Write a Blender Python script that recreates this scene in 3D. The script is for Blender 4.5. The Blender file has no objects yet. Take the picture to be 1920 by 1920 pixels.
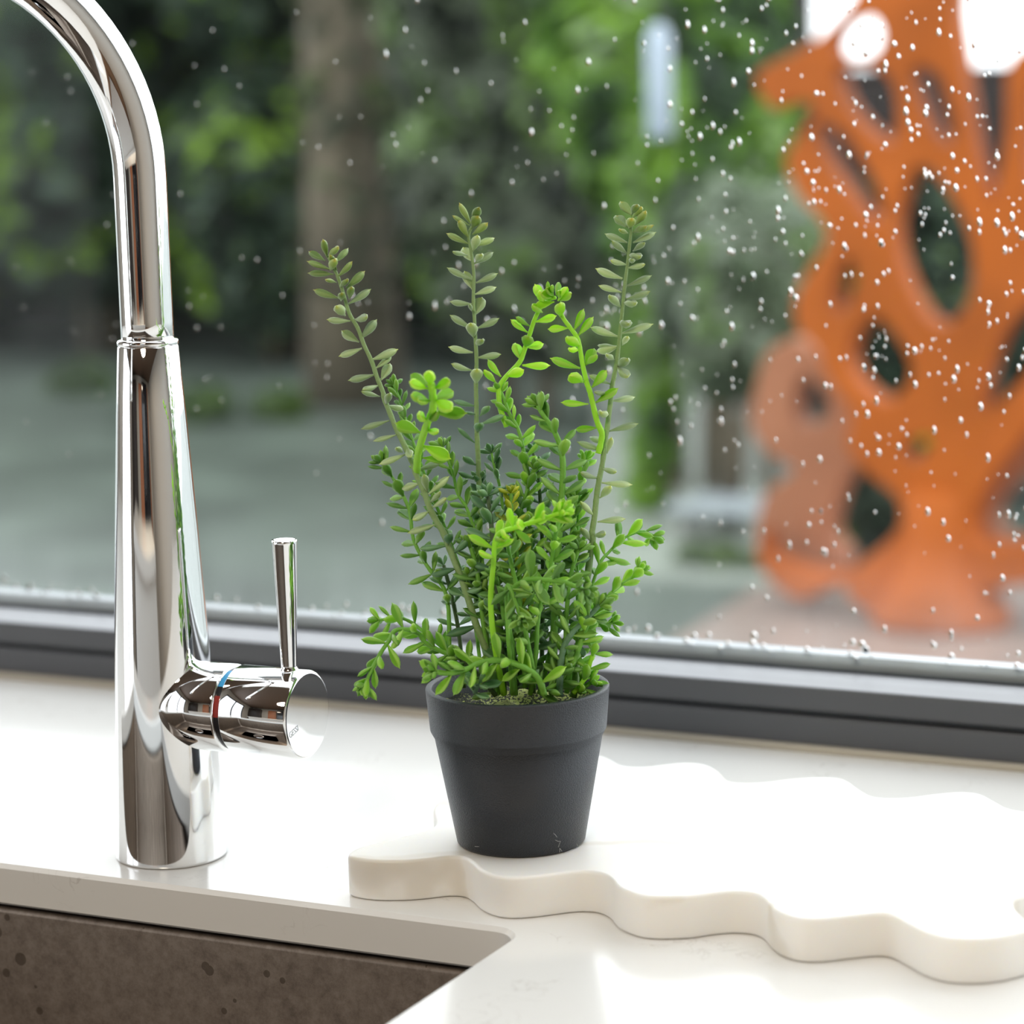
import bpy, bmesh, math, random
import numpy as np
from mathutils import Vector, Matrix, noise
random.seed(7)
sc = bpy.context.scene
C = sc.collection

# ------------------------------------------------------------------ camera
FPX = 5177.5571
CAMZ = 0.37
PITCH, YAW, ROLL = 0.16346309, 0.45857593, -0.02575166
cy, sy = math.cos(YAW), math.sin(YAW)
cp, sp = math.cos(PITCH), math.sin(PITCH)
FWD = Vector((-sy*cp, cy*cp, -sp))
_r = Vector((cy, sy, 0)); _u = _r.cross(FWD)
cr, sr = math.cos(ROLL), math.sin(ROLL)
RIGHT = cr*_r + sr*_u
UP = -sr*_r + cr*_u
CAM = Vector((0, 0, CAMZ))
cam = bpy.data.objects.new('camera', bpy.data.cameras.new('camera'))
C.objects.link(cam)
cam.matrix_world = Matrix(((RIGHT.x, UP.x, -FWD.x, 0), (RIGHT.y, UP.y, -FWD.y, 0), (RIGHT.z, UP.z, -FWD.z, CAMZ), (0, 0, 0, 1)))
cam.data.sensor_width = 36
cam.data.lens = FPX/1920*36
cam.data.clip_start = 0.02
cam.data.clip_end = 200
cam.data.dof.use_dof = True
cam.data.dof.focus_distance = 1.245
cam.data.dof.aperture_fstop = 6.6
sc.camera = cam

# ------------------------------------------------------------------ world (bright overcast), portals and added fill light
w = bpy.data.worlds.new('overcast_sky'); sc.world = w; w.use_nodes = True
bg = w.node_tree.nodes['Background']
bg.inputs[0].default_value = (0.93, 0.965, 1.0, 1)
bg.inputs[1].default_value = 1.0
SKYE = 1.0

def portal(name, loc, rot, sx, sz):
    l = bpy.data.lights.new(name, 'AREA'); l.shape = 'RECTANGLE'; l.size = sx; l.size_y = sz
    l.cycles.is_portal = True
    o = bpy.data.objects.new(name, l); C.objects.link(o); o.location = loc; o.rotation_euler = rot
    return o
RX0, RX1, RY0, RY1, RZ0, RZ1 = -3.0, 1.7, -3.2, 1.42, -0.9, 1.62
portal('portal_window', (-0.5, 1.5, 0.62), (-math.pi/2, 0, 0), 3.5, 1.2)
portal('portal_added_skylight', (-0.5, 1.015, 1.75), (0, 0, 0), 3.3, .63)  # opening overhead is added, to light the worktop from above
portal('portal_patio', (-3.1, -0.7, 0.2), (0, -math.pi/2, 0), 2.1, 2.3)
fill_light = bpy.data.lights.new('room_fill', 'AREA'); fill_light.shape = 'DISK'; fill_light.size = 0.7
fill_light.energy = 13; fill_light.color = (1.0, 0.86, 0.68)
lo = bpy.data.objects.new('room_fill', fill_light); C.objects.link(lo); lo.location = (-0.2, -1.0, 1.5)  # added warm fill for the room-facing fronts, not a real fixture

# ------------------------------------------------------------------ exposure
sc.view_settings.view_transform = 'Standard'
sc.view_settings.look = 'None'
sc.view_settings.exposure = 1.6
sc.view_settings.gamma = 1.0
sc.view_settings.use_curve_mapping = False
sc.cycles.use_denoising = True
sc.cycles.max_bounces = 12
sc.cycles.transparent_max_bounces = 16
sc.cycles.sample_clamp_indirect = 8
sc.cycles.caustics_reflective = False
sc.cycles.caustics_refractive = False

# ------------------------------------------------------------------ helpers
def ray(px, py):
    return (FWD + RIGHT*((px-960)/FPX) - UP*((py-960)/FPX))
def at(px, py, d):                       # point at forward depth d
    return CAM + ray(px, py)*d
def on(px, py, axis, val):               # point where the sight line meets a plane
    r = ray(px, py); t = (val-CAM[axis])/r[axis]
    return CAM + r*t
def tag(o, label=None, cat=None, group=None, kind=None):
    if label: o['label'] = label
    if cat: o['category'] = cat
    if group: o['group'] = group
    if kind: o['kind'] = kind
    return o
def empty(name, loc=(0, 0, 0), **k):
    o = bpy.data.objects.new(name, None); C.objects.link(o); o.location = loc
    o.empty_display_size = 0.02
    return tag(o, **k)
def mesh_obj(name, verts, faces, m, parent=None, smooth=True, loc=None, **k):
    me = bpy.data.meshes.new(name); me.from_pydata([tuple(v) for v in verts], [], faces); me.update()
    if smooth: me.polygons.foreach_set('use_smooth', [True]*len(me.polygons))
    if m: me.materials.append(m)
    return link(name, me, parent, loc, **k)
def link(name, me, parent=None, loc=None, **k):
    o = bpy.data.objects.new(name, me); C.objects.link(o)
    if parent:
        o.parent = parent
        if loc is not None: o.location = loc
        else: o.matrix_parent_inverse = Matrix.Translation(-wloc(parent))
    elif loc is not None: o.location = loc
    return tag(o, **k)
def wloc(o):
    v = Vector(o.location)
    if o.parent: v = v + o.parent_base if False else o.matrix_parent_inverse @ v + wloc(o.parent)
    return v
def bm_obj(name, bm, m, parent=None, smooth=False, **k):
    bmesh.ops.recalc_face_normals(bm, faces=bm.faces)
    me = bpy.data.meshes.new(name); bm.to_mesh(me); bm.free()
    if smooth: me.polygons.foreach_set('use_smooth', [True]*len(me.polygons))
    if m: me.materials.append(m)
    return link(name, me, parent, None, **k)
def box_bm(x0, x1, y0, y1, z0, z1, bev=0, seg=2, bm=None):
    b = bmesh.new()
    bmesh.ops.create_cube(b, size=1, matrix=Matrix.Translation(((x0+x1)/2, (y0+y1)/2, (z0+z1)/2)) @ Matrix.Diagonal((abs(x1-x0), abs(y1-y0), abs(z1-z0), 1)))
    if bev: bmesh.ops.bevel(b, geom=b.edges[:], offset=bev, segments=seg, affect='EDGES', profile=0.5)
    if bm is not None:
        me = bpy.data.meshes.new('t'); b.to_mesh(me); b.free(); bm.from_mesh(me); bpy.data.meshes.remove(me); return bm
    return b
def box(name, x0, x1, y0, y1, z0, z1, m, parent=None, bev=0, **k):
    return bm_obj(name, box_bm(x0, x1, y0, y1, z0, z1, bev), m, parent, **k)
def lathe(profile, n=64, center=(0, 0, 0), close=False):
    """profile list of (r, z); returns verts, faces"""
    V, F = [], []
    for r, z in profile:
        for i in range(n):
            a = 2*math.pi*i/n; V.append((center[0]+r*math.cos(a), center[1]+r*math.sin(a), center[2]+z))
    m = len(profile)
    for j in range(m-1):
        for i in range(n):
            a, b = j*n+i, j*n+(i+1) % n
            F.append((a, b, b+n, a+n))
    return V, F
def catmull(pts, sub=6, closed=False):
    P = [Vector(p) for p in pts]; n = len(P); out = []
    rng = n if closed else n-1
    for i in range(rng):
        if closed: a, b, c, d = P[(i-1) % n], P[i], P[(i+1) % n], P[(i+2) % n]
        else: a, b, c, d = P[max(i-1, 0)], P[i], P[i+1], P[min(i+2, n-1)]
        for s in range(sub):
            t = s/sub
            out.append(0.5*((2*b)+(c-a)*t+(2*a-5*b+4*c-d)*t*t+(3*b-a-3*c+d)*t**3))
    if not closed: out.append(P[-1])
    return out
def tube(path, radii, n=8, cap=True):
    V, F = [], []; m = len(path)
    t0 = (path[1]-path[0]).normalized()
    ref = Vector((0, 0, 1)) if abs(t0.z) < .9 else Vector((1, 0, 0))
    nrm = t0.cross(ref).normalized()
    for j in range(m):
        t = (path[min(j+1, m-1)]-path[max(j-1, 0)]).normalized()
        nrm = (nrm - t*nrm.dot(t)).normalized(); b = t.cross(nrm)
        for i in range(n):
            a = 2*math.pi*i/n
            V.append(path[j]+(nrm*math.cos(a)+b*math.sin(a))*radii[j])
    for j in range(m-1):
        for i in range(n):
            a, b2 = j*n+i, j*n+(i+1) % n
            F.append((a, b2, b2+n, a+n))
    if cap:
        F.append(tuple(range(n))[::-1]); F.append(tuple(range((m-1)*n, m*n)))
    return V, F

# ------------------------------------------------------------------ materials
def newmat(name):
    m = bpy.data.materials.new(name); m.use_nodes = True
    nt = m.node_tree; p = nt.nodes['Principled BSDF']; return m, nt, p
def mat(name, col, rough=0.5, metal=0, spec=0.5, coat=0, bump=0, bscale=200, var=0, vscale=8, stretch=None, sss=0):
    m, nt, p = newmat(name); L = nt.links
    p.inputs['Base Color'].default_value = (*col, 1); p.inputs['Roughness'].default_value = rough
    p.inputs['Metallic'].default_value = metal; p.inputs['Specular IOR Level'].default_value = spec
    p.inputs['Coat Weight'].default_value = coat
    if sss:
        p.inputs['Subsurface Weight'].default_value = sss
        p.inputs['Subsurface Radius'].default_value = (.02, .017, .012)
        p.inputs['Subsurface Scale'].default_value = .3
    if bump or var:
        tc = nt.nodes.new('ShaderNodeTexCoord'); mp = nt.nodes.new('ShaderNodeMapping')
        L.new(tc.outputs['Object'], mp.inputs[0])
        if stretch: mp.inputs['Scale'].default_value = stretch
    if bump:
        n = nt.nodes.new('ShaderNodeTexNoise'); n.inputs['Scale'].default_value = bscale; n.inputs['Detail'].default_value = 3
        L.new(mp.outputs[0], n.inputs['Vector'])
        b = nt.nodes.new('ShaderNodeBump'); b.inputs['Strength'].default_value = bump; b.inputs['Distance'].default_value = .001
        L.new(n.outputs['Fac'], b.inputs['Height']); L.new(b.outputs[0], p.inputs['Normal'])
    if var:
        n = nt.nodes.new('ShaderNodeTexNoise'); n.inputs['Scale'].default_value = vscale; n.inputs['Detail'].default_value = 6
        L.new(mp.outputs[0], n.inputs['Vector'])
        r = nt.nodes.new('ShaderNodeValToRGB'); L.new(n.outputs['Fac'], r.inputs[0])
        r.color_ramp.elements[0].position = .3; r.color_ramp.elements[1].position = .7
        r.color_ramp.elements[0].color = tuple(c*(1-var) for c in col)+(1,)
        r.color_ramp.elements[1].color = tuple(min(1, c*(1+var)) for c in col)+(1,)
        L.new(r.outputs[0], p.inputs['Base Color'])
    return m
M = {}
M['chrome'] = mat('chrome', (.93, .94, .95), .025, 1)
M['chrome_soft'] = mat('chrome_soft', (.93, .94, .95), .06, 1)
M['black_ring'] = mat('black_ring', (.012, .012, .015), .35)
M['blue_mark'] = mat('blue_mark', (.05, .42, .85), .4)
M['red_mark'] = mat('red_mark', (.35, .03, .02), .4)
M['engraving'] = mat('engraving', (.45, .46, .48), .35, .8)
M['pot'] = mat('pot_plastic', (.016, .020, .026), .34, spec=.5, bump=.5, bscale=1900)
M['scratch'] = mat('pale_scuff', (.45, .45, .45), .7)
M['silicone'] = mat('beige_silicone', (.42, .38, .31), .5)
M['frame'] = mat('anthracite_aluminium', (.062, .064, .072), .42, spec=.6, bump=.12, bscale=1200)
M['frame_dark'] = mat('black_gasket', (.01, .014, .018), .4)
M['bead'] = mat('grey_glazing_bead', (.33, .34, .37), .3, spec=.7)
M['spacer'] = mat('pale_spacer_bar', (.55, .58, .62), .35, .3)
M['wall'] = mat('white_wall_paint', (.56, .54, .50), .8)
M['ceil'] = mat('brown_timber_ceiling', (.13, .09, .065), .6)
M['floor'] = mat('oak_floor', (.16, .09, .05), .4, var=.3, vscale=5, stretch=(1, 8, 1))
M['cab_dark'] = mat('dark_brown_cabinet', (.03, .022, .018), .35)
M['cab_orange'] = mat('copper_brown_door', (.42, .15, .06), .4, var=.2, vscale=3, stretch=(8, 8, 1))
M['black_gloss'] = mat('black_glass', (.012, .012, .016), .1)
M['cab_white'] = mat('white_cabinet_lacquer', (.7, .69, .66), .3)

# counter: white quartz with sparse faint veins on its edge
def quartz():
    m, nt, p = newmat('white_quartz'); L = nt.links
    p.inputs['Roughness'].default_value = .16; p.inputs['Specular IOR Level'].default_value = .5
    tc = nt.nodes.new('ShaderNodeTexCoord')
    n = nt.nodes.new('ShaderNodeTexNoise'); n.inputs['Scale'].default_value = 48; n.inputs['Detail'].default_value = 8; n.inputs['Distortion'].default_value = 1.2
    L.new(tc.outputs['Object'], n.inputs['Vector'])
    s = nt.nodes.new('ShaderNodeMath'); s.operation = 'SUBTRACT'; s.inputs[1].default_value = .5; L.new(n.outputs['Fac'], s.inputs[0])
    a = nt.nodes.new('ShaderNodeMath'); a.operation = 'ABSOLUTE'; L.new(s.outputs[0], a.inputs[0])
    r = nt.nodes.new('ShaderNodeMapRange'); r.inputs['From Min'].default_value = 0; r.inputs['From Max'].default_value = .013; r.inputs['To Min'].default_value = 1; r.inputs['To Max'].default_value = 0
    L.new(a.outputs[0], r.inputs['Value'])
    n2 = nt.nodes.new('ShaderNodeTexNoise'); n2.inputs['Scale'].default_value = 22; L.new(tc.outputs['Object'], n2.inputs['Vector'])
    r2 = nt.nodes.new('ShaderNodeMapRange'); r2.inputs['From Min'].default_value = .56; r2.inputs['From Max'].default_value = .66; r2.inputs['To Max'].default_value = .3
    L.new(n2.outputs['Fac'], r2.inputs['Value'])
    mu = nt.nodes.new('ShaderNodeMath'); mu.operation = 'MULTIPLY'; L.new(r.outputs[0], mu.inputs[0]); L.new(r2.outputs[0], mu.inputs[1])
    mx = nt.nodes.new('ShaderNodeMix'); mx.data_type = 'RGBA'
    mx.inputs['A'].default_value = (.80, .79, .765, 1); mx.inputs['B'].default_value = (.25, .2, .16, 1)
    L.new(mu.outputs[0], mx.inputs['Factor']); L.new(mx.outputs['Result'], p.inputs['Base Color'])
    return m
M['quartz'] = quartz()

def marble():
    m, nt, p = newmat('cream_white_marble'); L = nt.links
    p.inputs['Roughness'].default_value = .42
    p.inputs['Subsurface Weight'].default_value = .35
    p.inputs['Subsurface Radius'].default_value = (.012, .01, .007); p.inputs['Subsurface Scale'].default_value = .5
    tc = nt.nodes.new('ShaderNodeTexCoord'); mp = nt.nodes.new('ShaderNodeMapping'); mp.inputs['Rotation'].default_value = (0, .5, .9)
    L.new(tc.outputs['Object'], mp.inputs[0])
    wv = nt.nodes.new('ShaderNodeTexWave'); wv.inputs['Scale'].default_value = 3.1; wv.inputs['Distortion'].default_value = 7; wv.inputs['Detail'].default_value = 4; wv.inputs['Detail Scale'].default_value = 2.2
    L.new(mp.outputs[0], wv.inputs['Vector'])
    r = nt.nodes.new('ShaderNodeValToRGB'); L.new(wv.outputs['Fac'], r.inputs[0])
    e = r.color_ramp.elements; e[0].position = 0; e[0].color = (.76, .72, .65, 1); e[1].position = .07; e[1].color = (.86, .84, .80, 1)
    x = e.new(.6); x.color = (.88, .865, .83, 1)
    L.new(r.outputs[0], p.inputs['Base Color'])
    return m
M['marble'] = marble()

def steel():
    m, nt, p = newmat('stained_steel'); L = nt.links
    p.inputs['Metallic'].default_value = .85; p.inputs['Roughness'].default_value = .38
    tc = nt.nodes.new('ShaderNodeTexCoord'); mp = nt.nodes.new('ShaderNodeMapping'); mp.inputs['Scale'].default_value = (1, 1, 1)
    L.new(tc.outputs['Object'], mp.inputs[0])
    n = nt.nodes.new('ShaderNodeTexNoise'); n.inputs['Scale'].default_value = 140; n.inputs['Detail'].default_value = 8; n.inputs['Roughness'].default_value = .8; L.new(mp.outputs[0], n.inputs['Vector'])
    r = nt.nodes.new('ShaderNodeValToRGB'); L.new(n.outputs['Fac'], r.inputs[0])
    e = r.color_ramp.elements; e[0].position = .32; e[0].color = (.20, .16, .13, 1); e[1].position = .62; e[1].color = (.36, .30, .25, 1)
    v = nt.nodes.new('ShaderNodeTexVoronoi'); v.inputs['Scale'].default_value = 90; v.inputs['Randomness'].default_value = 1; L.new(mp.outputs[0], v.inputs['Vector'])
    n3 = nt.nodes.new('ShaderNodeTexNoise'); n3.inputs['Scale'].default_value = 14; L.new(mp.outputs[0], n3.inputs['Vector'])
    th = nt.nodes.new('ShaderNodeMapRange'); th.inputs['From Min'].default_value = .45; th.inputs['From Max'].default_value = .7; th.inputs['To Max'].default_value = .42; L.new(n3.outputs['Fac'], th.inputs['Value'])
    lt = nt.nodes.new('ShaderNodeMath'); lt.operation = 'LESS_THAN'; L.new(v.outputs['Distance'], lt.inputs[0]); L.new(th.outputs[0], lt.inputs[1])
    mx = nt.nodes.new('ShaderNodeMix'); mx.data_type = 'RGBA'; mx.inputs['B'].default_value = (.1, .075, .055, 1)
    sc_ = nt.nodes.new('ShaderNodeMath'); sc_.operation = 'MULTIPLY'; sc_.inputs[1].default_value = .7; L.new(lt.outputs[0], sc_.inputs[0])
    L.new(sc_.outputs[0], mx.inputs['Factor']); L.new(r.outputs[0], mx.inputs['A']); L.new(mx.outputs['Result'], p.inputs['Base Color'])
    return m
M['steel'] = steel()

def glass_pane():
    """clear pane with Fresnel sheen and a film of condensation and run marks, thicker towards the sill"""
    m = bpy.data.materials.new('misted_window_glass'); m.use_nodes = True; nt = m.node_tree; L = nt.links
    nt.nodes.clear(); out = nt.nodes.new('ShaderNodeOutputMaterial')
    tr = nt.nodes.new('ShaderNodeBsdfTransparent'); tr.inputs[0].default_value = (.96, .98, .97, 1)
    gl = nt.nodes.new('ShaderNodeBsdfGlossy'); gl.inputs['Roughness'].default_value = .01
    fr = nt.nodes.new('ShaderNodeFresnel'); fr.inputs[0].default_value = 1.2
    m1 = nt.nodes.new('ShaderNodeMixShader'); L.new(fr.outputs[0], m1.inputs[0]); L.new(tr.outputs[0], m1.inputs[1]); L.new(gl.outputs[0], m1.inputs[2])
    film = nt.nodes.new('ShaderNodeBsdfTranslucent'); film.inputs[0].default_value = (.82, .88, .87, 1)
    tc = nt.nodes.new('ShaderNodeTexCoord')
    sep = nt.nodes.new('ShaderNodeSeparateXYZ'); L.new(tc.outputs['Object'], sep.inputs[0])
    # height above sill
    r1 = nt.nodes.new('ShaderNodeMapRange'); r1.inputs['From Min'].default_value = .03; r1.inputs['From Max'].default_value = .13; r1.inputs['To Min'].default_value = FILM_LOW; r1.inputs['To Max'].default_value = FILM_HIGH
    r1.interpolation_type = 'SMOOTHSTEP'
    L.new(sep.outputs['Z'], r1.inputs['Value'])
    mp = nt.nodes.new('ShaderNodeMapping'); mp.inputs['Scale'].default_value = (1, 1, .22); L.new(tc.outputs['Object'], mp.inputs[0])
    n = nt.nodes.new('ShaderNodeTexNoise'); n.inputs['Scale'].default_value = 22; n.inputs['Detail'].default_value = 3; L.new(mp.outputs[0], n.inputs['Vector'])
    r2 = nt.nodes.new('ShaderNodeMapRange'); r2.inputs['From Min'].default_value = .35; r2.inputs['From Max'].default_value = .7; r2.inputs['To Min'].default_value = .75; r2.inputs['To Max'].default_value = 1.35
    L.new(n.outputs['Fac'], r2.inputs['Value'])
    mu = nt.nodes.new('ShaderNodeMath'); mu.operation = 'MULTIPLY'; L.new(r1.outputs[0], mu.inputs[0]); L.new(r2.outputs[0], mu.inputs[1])
    m2 = nt.nodes.new('ShaderNodeMixShader'); L.new(mu.outputs[0], m2.inputs[0]); L.new(m1.outputs[0], m2.inputs[1]); L.new(film.outputs[0], m2.inputs[2])
    L.new(m2.outputs[0], out.inputs[0])
    return m
FILM_LOW, FILM_HIGH = .13, .004
M['pane'] = glass_pane()
def water():
    m, nt, p = newmat('rain_water')
    p.inputs['Base Color'].default_value = (1, 1, 1, 1); p.inputs['Roughness'].default_value = 0; p.inputs['IOR'].default_value = 1.33; p.inputs['Transmission Weight'].default_value = 1
    return m
M['water'] = water()

def leafmat(name, col, tip, trans=.3, rough=.45, frost=.0):
    m = bpy.data.materials.new(name); m.use_nodes = True; nt = m.node_tree; L = nt.links
    p = nt.nodes['Principled BSDF']; out = nt.nodes['Material Output']
    def attr(n): a = nt.nodes.new('ShaderNodeAttribute'); a.attribute_name = n; return a.outputs['Fac']
    r = nt.nodes.new('ShaderNodeValToRGB'); L.new(attr('along'), r.inputs[0])
    ed = nt.nodes.new('ShaderNodeMapRange'); ed.inputs['From Min'].default_value = .55; ed.inputs['From Max'].default_value = 1; ed.inputs['To Max'].default_value = .55; L.new(attr('across'), ed.inputs['Value'])
    em = nt.nodes.new('ShaderNodeMix'); em.data_type = 'RGBA'; em.inputs['B'].default_value = tuple(min(.85, c*1.25+.22) for c in col)+(1,)
    L.new(ed.outputs[0], em.inputs['Factor']); L.new(r.outputs[0], em.inputs['A'])
    e = r.color_ramp.elements; e[0].position = 0; e[0].color = tuple(c*.8 for c in col)+(1,); e[1].position = 1.03; e[1].color = (*tip, 1)
    x = e.new(.3); x.color = (*col, 1); x = e.new(.88); x.color = (*col, 1)
    oi = nt.nodes.new('ShaderNodeObjectInfo')
    ad = nt.nodes.new('ShaderNodeMath'); ad.operation = 'ADD'; L.new(oi.outputs['Random'], ad.inputs[0]); L.new(attr('pick'), ad.inputs[1])
    fc = nt.nodes.new('ShaderNodeMath'); fc.operation = 'FRACT'; L.new(ad.outputs[0], fc.inputs[0])
    hs = nt.nodes.new('ShaderNodeHueSaturation'); L.new(em.outputs['Result'], hs.inputs['Color'])
    mr = nt.nodes.new('ShaderNodeMapRange'); mr.inputs['To Min'].default_value = .66; mr.inputs['To Max'].default_value = 1.2; L.new(fc.outputs[0], mr.inputs['Value']); L.new(mr.outputs[0], hs.inputs['Value'])
    mh = nt.nodes.new('ShaderNodeMapRange'); mh.inputs['To Min'].default_value = .515; mh.inputs['To Max'].default_value = .485; L.new(fc.outputs[0], mh.inputs['Value']); L.new(mh.outputs[0], hs.inputs['Hue'])
    L.new(hs.outputs[0], p.inputs['Base Color']); p.inputs['Roughness'].default_value = rough; p.inputs['Specular IOR Level'].default_value = .4
    p.inputs['Sheen Weight'].default_value = frost; p.inputs['Sheen Roughness'].default_value = .5
    t = nt.nodes.new('ShaderNodeBsdfTranslucent'); L.new(hs.outputs[0], t.inputs[0])
    mx = nt.nodes.new('ShaderNodeMixShader'); mx.inputs[0].default_value = trans
    L.new(p.outputs[0], mx.inputs[1]); L.new(t.outputs[0], mx.inputs[2]); L.new(mx.outputs[0], out.inputs[0])
    return m
LM = {
    'sage': leafmat('sage_green_leaf', (.34, .48, .19), (.46, .56, .06), .12, .40, .3),
    'olive': leafmat('olive_green_leaf', (.21, .34, .055), (.46, .42, .03), .12, .45, .15),
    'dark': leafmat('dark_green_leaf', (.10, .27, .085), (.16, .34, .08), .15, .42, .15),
    'mid': leafmat('mid_green_leaf', (.19, .44, .04), (.30, .55, .08), .28, .42, .12),
    'fresh': leafmat('fresh_green_leaf', (.30, .66, .045), (.42, .75, .10), .35, .42, .12),
    'lime': leafmat('lime_green_leaf', (.42, .84, .03), (.60, .85, .06), .38, .45),
    'yellow': leafmat('yellow_green_leaf', (.45, .55, .02), (.6, .6, .03), .4),
}
SM = {
    'sage': mat('sage_stem', (.24, .36, .14), .6, bump=.6, bscale=500),
    'blue': mat('blue_green_stem', (.12, .24, .13), .6, bump=.8, bscale=500),
    'dark': mat('dark_stem', (.07, .12, .045), .6, bump=.6, bscale=500),
    'green': mat('green_stem', (.17, .42, .05), .55, bump=.5, bscale=500),
    'lime': mat('lime_stem', (.34, .74, .03), .55, bump=.3, bscale=500),
}
def foliage_mat(name, cols, trans=.35):
    m = bpy.data.materials.new(name); m.use_nodes = True; nt = m.node_tree; L = nt.links
    p = nt.nodes['Principled BSDF']; out = nt.nodes['Material Output']
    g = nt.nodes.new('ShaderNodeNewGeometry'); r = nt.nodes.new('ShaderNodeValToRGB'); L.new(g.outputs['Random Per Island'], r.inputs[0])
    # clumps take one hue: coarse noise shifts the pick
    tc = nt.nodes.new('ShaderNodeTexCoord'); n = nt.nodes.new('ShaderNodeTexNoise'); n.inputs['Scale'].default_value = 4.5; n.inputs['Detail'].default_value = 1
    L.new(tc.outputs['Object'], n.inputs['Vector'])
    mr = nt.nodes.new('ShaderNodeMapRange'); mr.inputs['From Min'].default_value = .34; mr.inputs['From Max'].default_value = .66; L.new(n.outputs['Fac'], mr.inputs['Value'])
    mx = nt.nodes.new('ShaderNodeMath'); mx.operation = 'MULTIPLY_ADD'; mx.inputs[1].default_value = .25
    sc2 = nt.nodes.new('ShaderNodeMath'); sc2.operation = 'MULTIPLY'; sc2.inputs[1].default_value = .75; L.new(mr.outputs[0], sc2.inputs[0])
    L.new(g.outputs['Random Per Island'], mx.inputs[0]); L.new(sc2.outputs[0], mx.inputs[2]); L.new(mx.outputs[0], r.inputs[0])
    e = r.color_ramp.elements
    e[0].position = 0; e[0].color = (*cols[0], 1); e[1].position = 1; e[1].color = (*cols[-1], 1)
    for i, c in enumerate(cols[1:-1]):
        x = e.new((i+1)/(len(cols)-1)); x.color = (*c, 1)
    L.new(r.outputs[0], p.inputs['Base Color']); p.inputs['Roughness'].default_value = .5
    t = nt.nodes.new('ShaderNodeBsdfTranslucent'); L.new(r.outputs[0], t.inputs[0])
    ms = nt.nodes.new('ShaderNodeMixShader'); ms.inputs[0].default_value = trans; L.new(p.outputs[0], ms.inputs[1]); L.new(t.outputs[0], ms.inputs[2]); L.new(ms.outputs[0], out.inputs[0])
    return m

# ================================================================== ROOM SHELL
WX0, WX1, WZ1 = -2.25, 1.25, 1.25          # window opening
def wall_with_hole(name, axis, a0, a1, z0, z1, h0, h1, hz0, hz1, t0, t1, m):
    bm = bmesh.new()
    def bx(u0, u1, w0, w1):
        if u1-u0 < 1e-4 or w1-w0 < 1e-4: return
        if axis == 'y': box_bm(u0, u1, t0, t1, w0, w1, bm=bm)
        else: box_bm(t0, t1, u0, u1, w0, w1, bm=bm)
    bx(a0, h0, z0, z1); bx(h1, a1, z0, z1); bx(h0, h1, z0, hz0); bx(h0, h1, hz1, z1)
    return bm_obj(name, bm, m, kind='structure')
wall_with_hole('wall_window', 'y', RX0, RX1, RZ0, RZ1, WX0, WX1, 0.0, WZ1, 1.36, 1.56, M['wall'])
wall_with_hole('wall_left', 'x', RY0, 1.36, RZ0, RZ1, -1.8, .35, RZ0, 1.35, RX0-.15, RX0, M['wall'])
box('wall_right', RX1, RX1+.15, RY0, 1.56, RZ0, RZ1, M['wall'], kind='structure')
box('wall_back', RX0-.15, RX1+.15, RY0-.15, RY0, RZ0, RZ1, M['wall'], kind='structure')
box('floor', RX0, RX1, RY0, RY1, RZ0-.1, RZ0, M['floor'], kind='structure')
bm = bmesh.new()                            # ceiling round a skylight added to brighten the worktop
for q in ((RX0-.15, -2.15, RY0-.15, 1.56), (1.15, RX1+.15, RY0-.15, 1.56), (-2.15, 1.15, RY0-.15, .70), (-2.15, 1.15, 1.33, 1.56)):
    box_bm(*q, RZ1, RZ1+.12, bm=bm)
bm_obj('ceiling', bm, M['ceil'], kind='structure')

# window frame (fixed frame + bead + spacer + pane), profile swept along x
YF = 1.355
win = empty('window_1', (-.5, YF, 0), kind='structure')
def bar(name, x0, x1, y0, y1, z0, z1, m, bev=.0012):
    return bm_obj(name, box_bm(x0, x1, y0, y1, z0, z1, bev), m, win)
bar('frame_rail', WX0, WX1, YF, YF+.055, .0005, .0190, M['frame'])
bar('sash_rail', WX0, WX1, YF, YF+.052, .0218, .0348, M['frame'])
bar('rail_gap', WX0, WX1, YF+.004, YF+.05, .0185, .0225, M['frame_dark'], 0)
# sloping glazing bead
YG = YF+.024
V = [(WX0, YF+.0005, .0345), (WX0, YF+.010, .0372), (WX0, YG-.003, .0392), (WX0, YG-.003, .030), (WX0, YF+.0005, .030)]
V += [(WX1, v[1], v[2]) for v in V]
mesh_obj('glazing_bead', V, [(0, 1, 2, 3, 4), (9, 8, 7, 6, 5)]+[(i, i+5, (i+1) % 5+5, (i+1) % 5) for i in range(5)], M['bead'], win, smooth=False)
bar('gasket', WX0, WX1, YG-.0032, YG, .030, .0405, M['frame_dark'], 0)
bar('spacer_bar', WX0, WX1, YG+.006, YG+.018, .028, .0465, M['spacer'], 0)
bar('top_rail', WX0, WX1, YF, YF+.055, WZ1-.06, WZ1, M['frame'])
bar('side_rail', WX0, WX0+.05, YF, YF+.055, 0.02, WZ1-.06, M['frame'])
bar('side_rail', WX1-.05, WX1, YF, YF+.055, 0.02, WZ1-.06, M['frame'])
mesh_obj('pane', [(WX0+.05, YG+.001, .031), (WX1-.05, YG+.001, .031), (WX1-.05, YG+.001, WZ1-.06), (WX0+.05, YG+.001, WZ1-.06)], [(0, 1, 2, 3)], M['pane'], win, smooth=False)
bar('outer_sill', WX0-.05, WX1+.05, YG+.03, YF+.10, -.012, .014, M['frame'])
bm_obj('sealant_bead', box_bm(WX0, WX1, YF-.0042, YF+.002, -.0005, .0036, .0012), M['silicone'], win)

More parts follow.
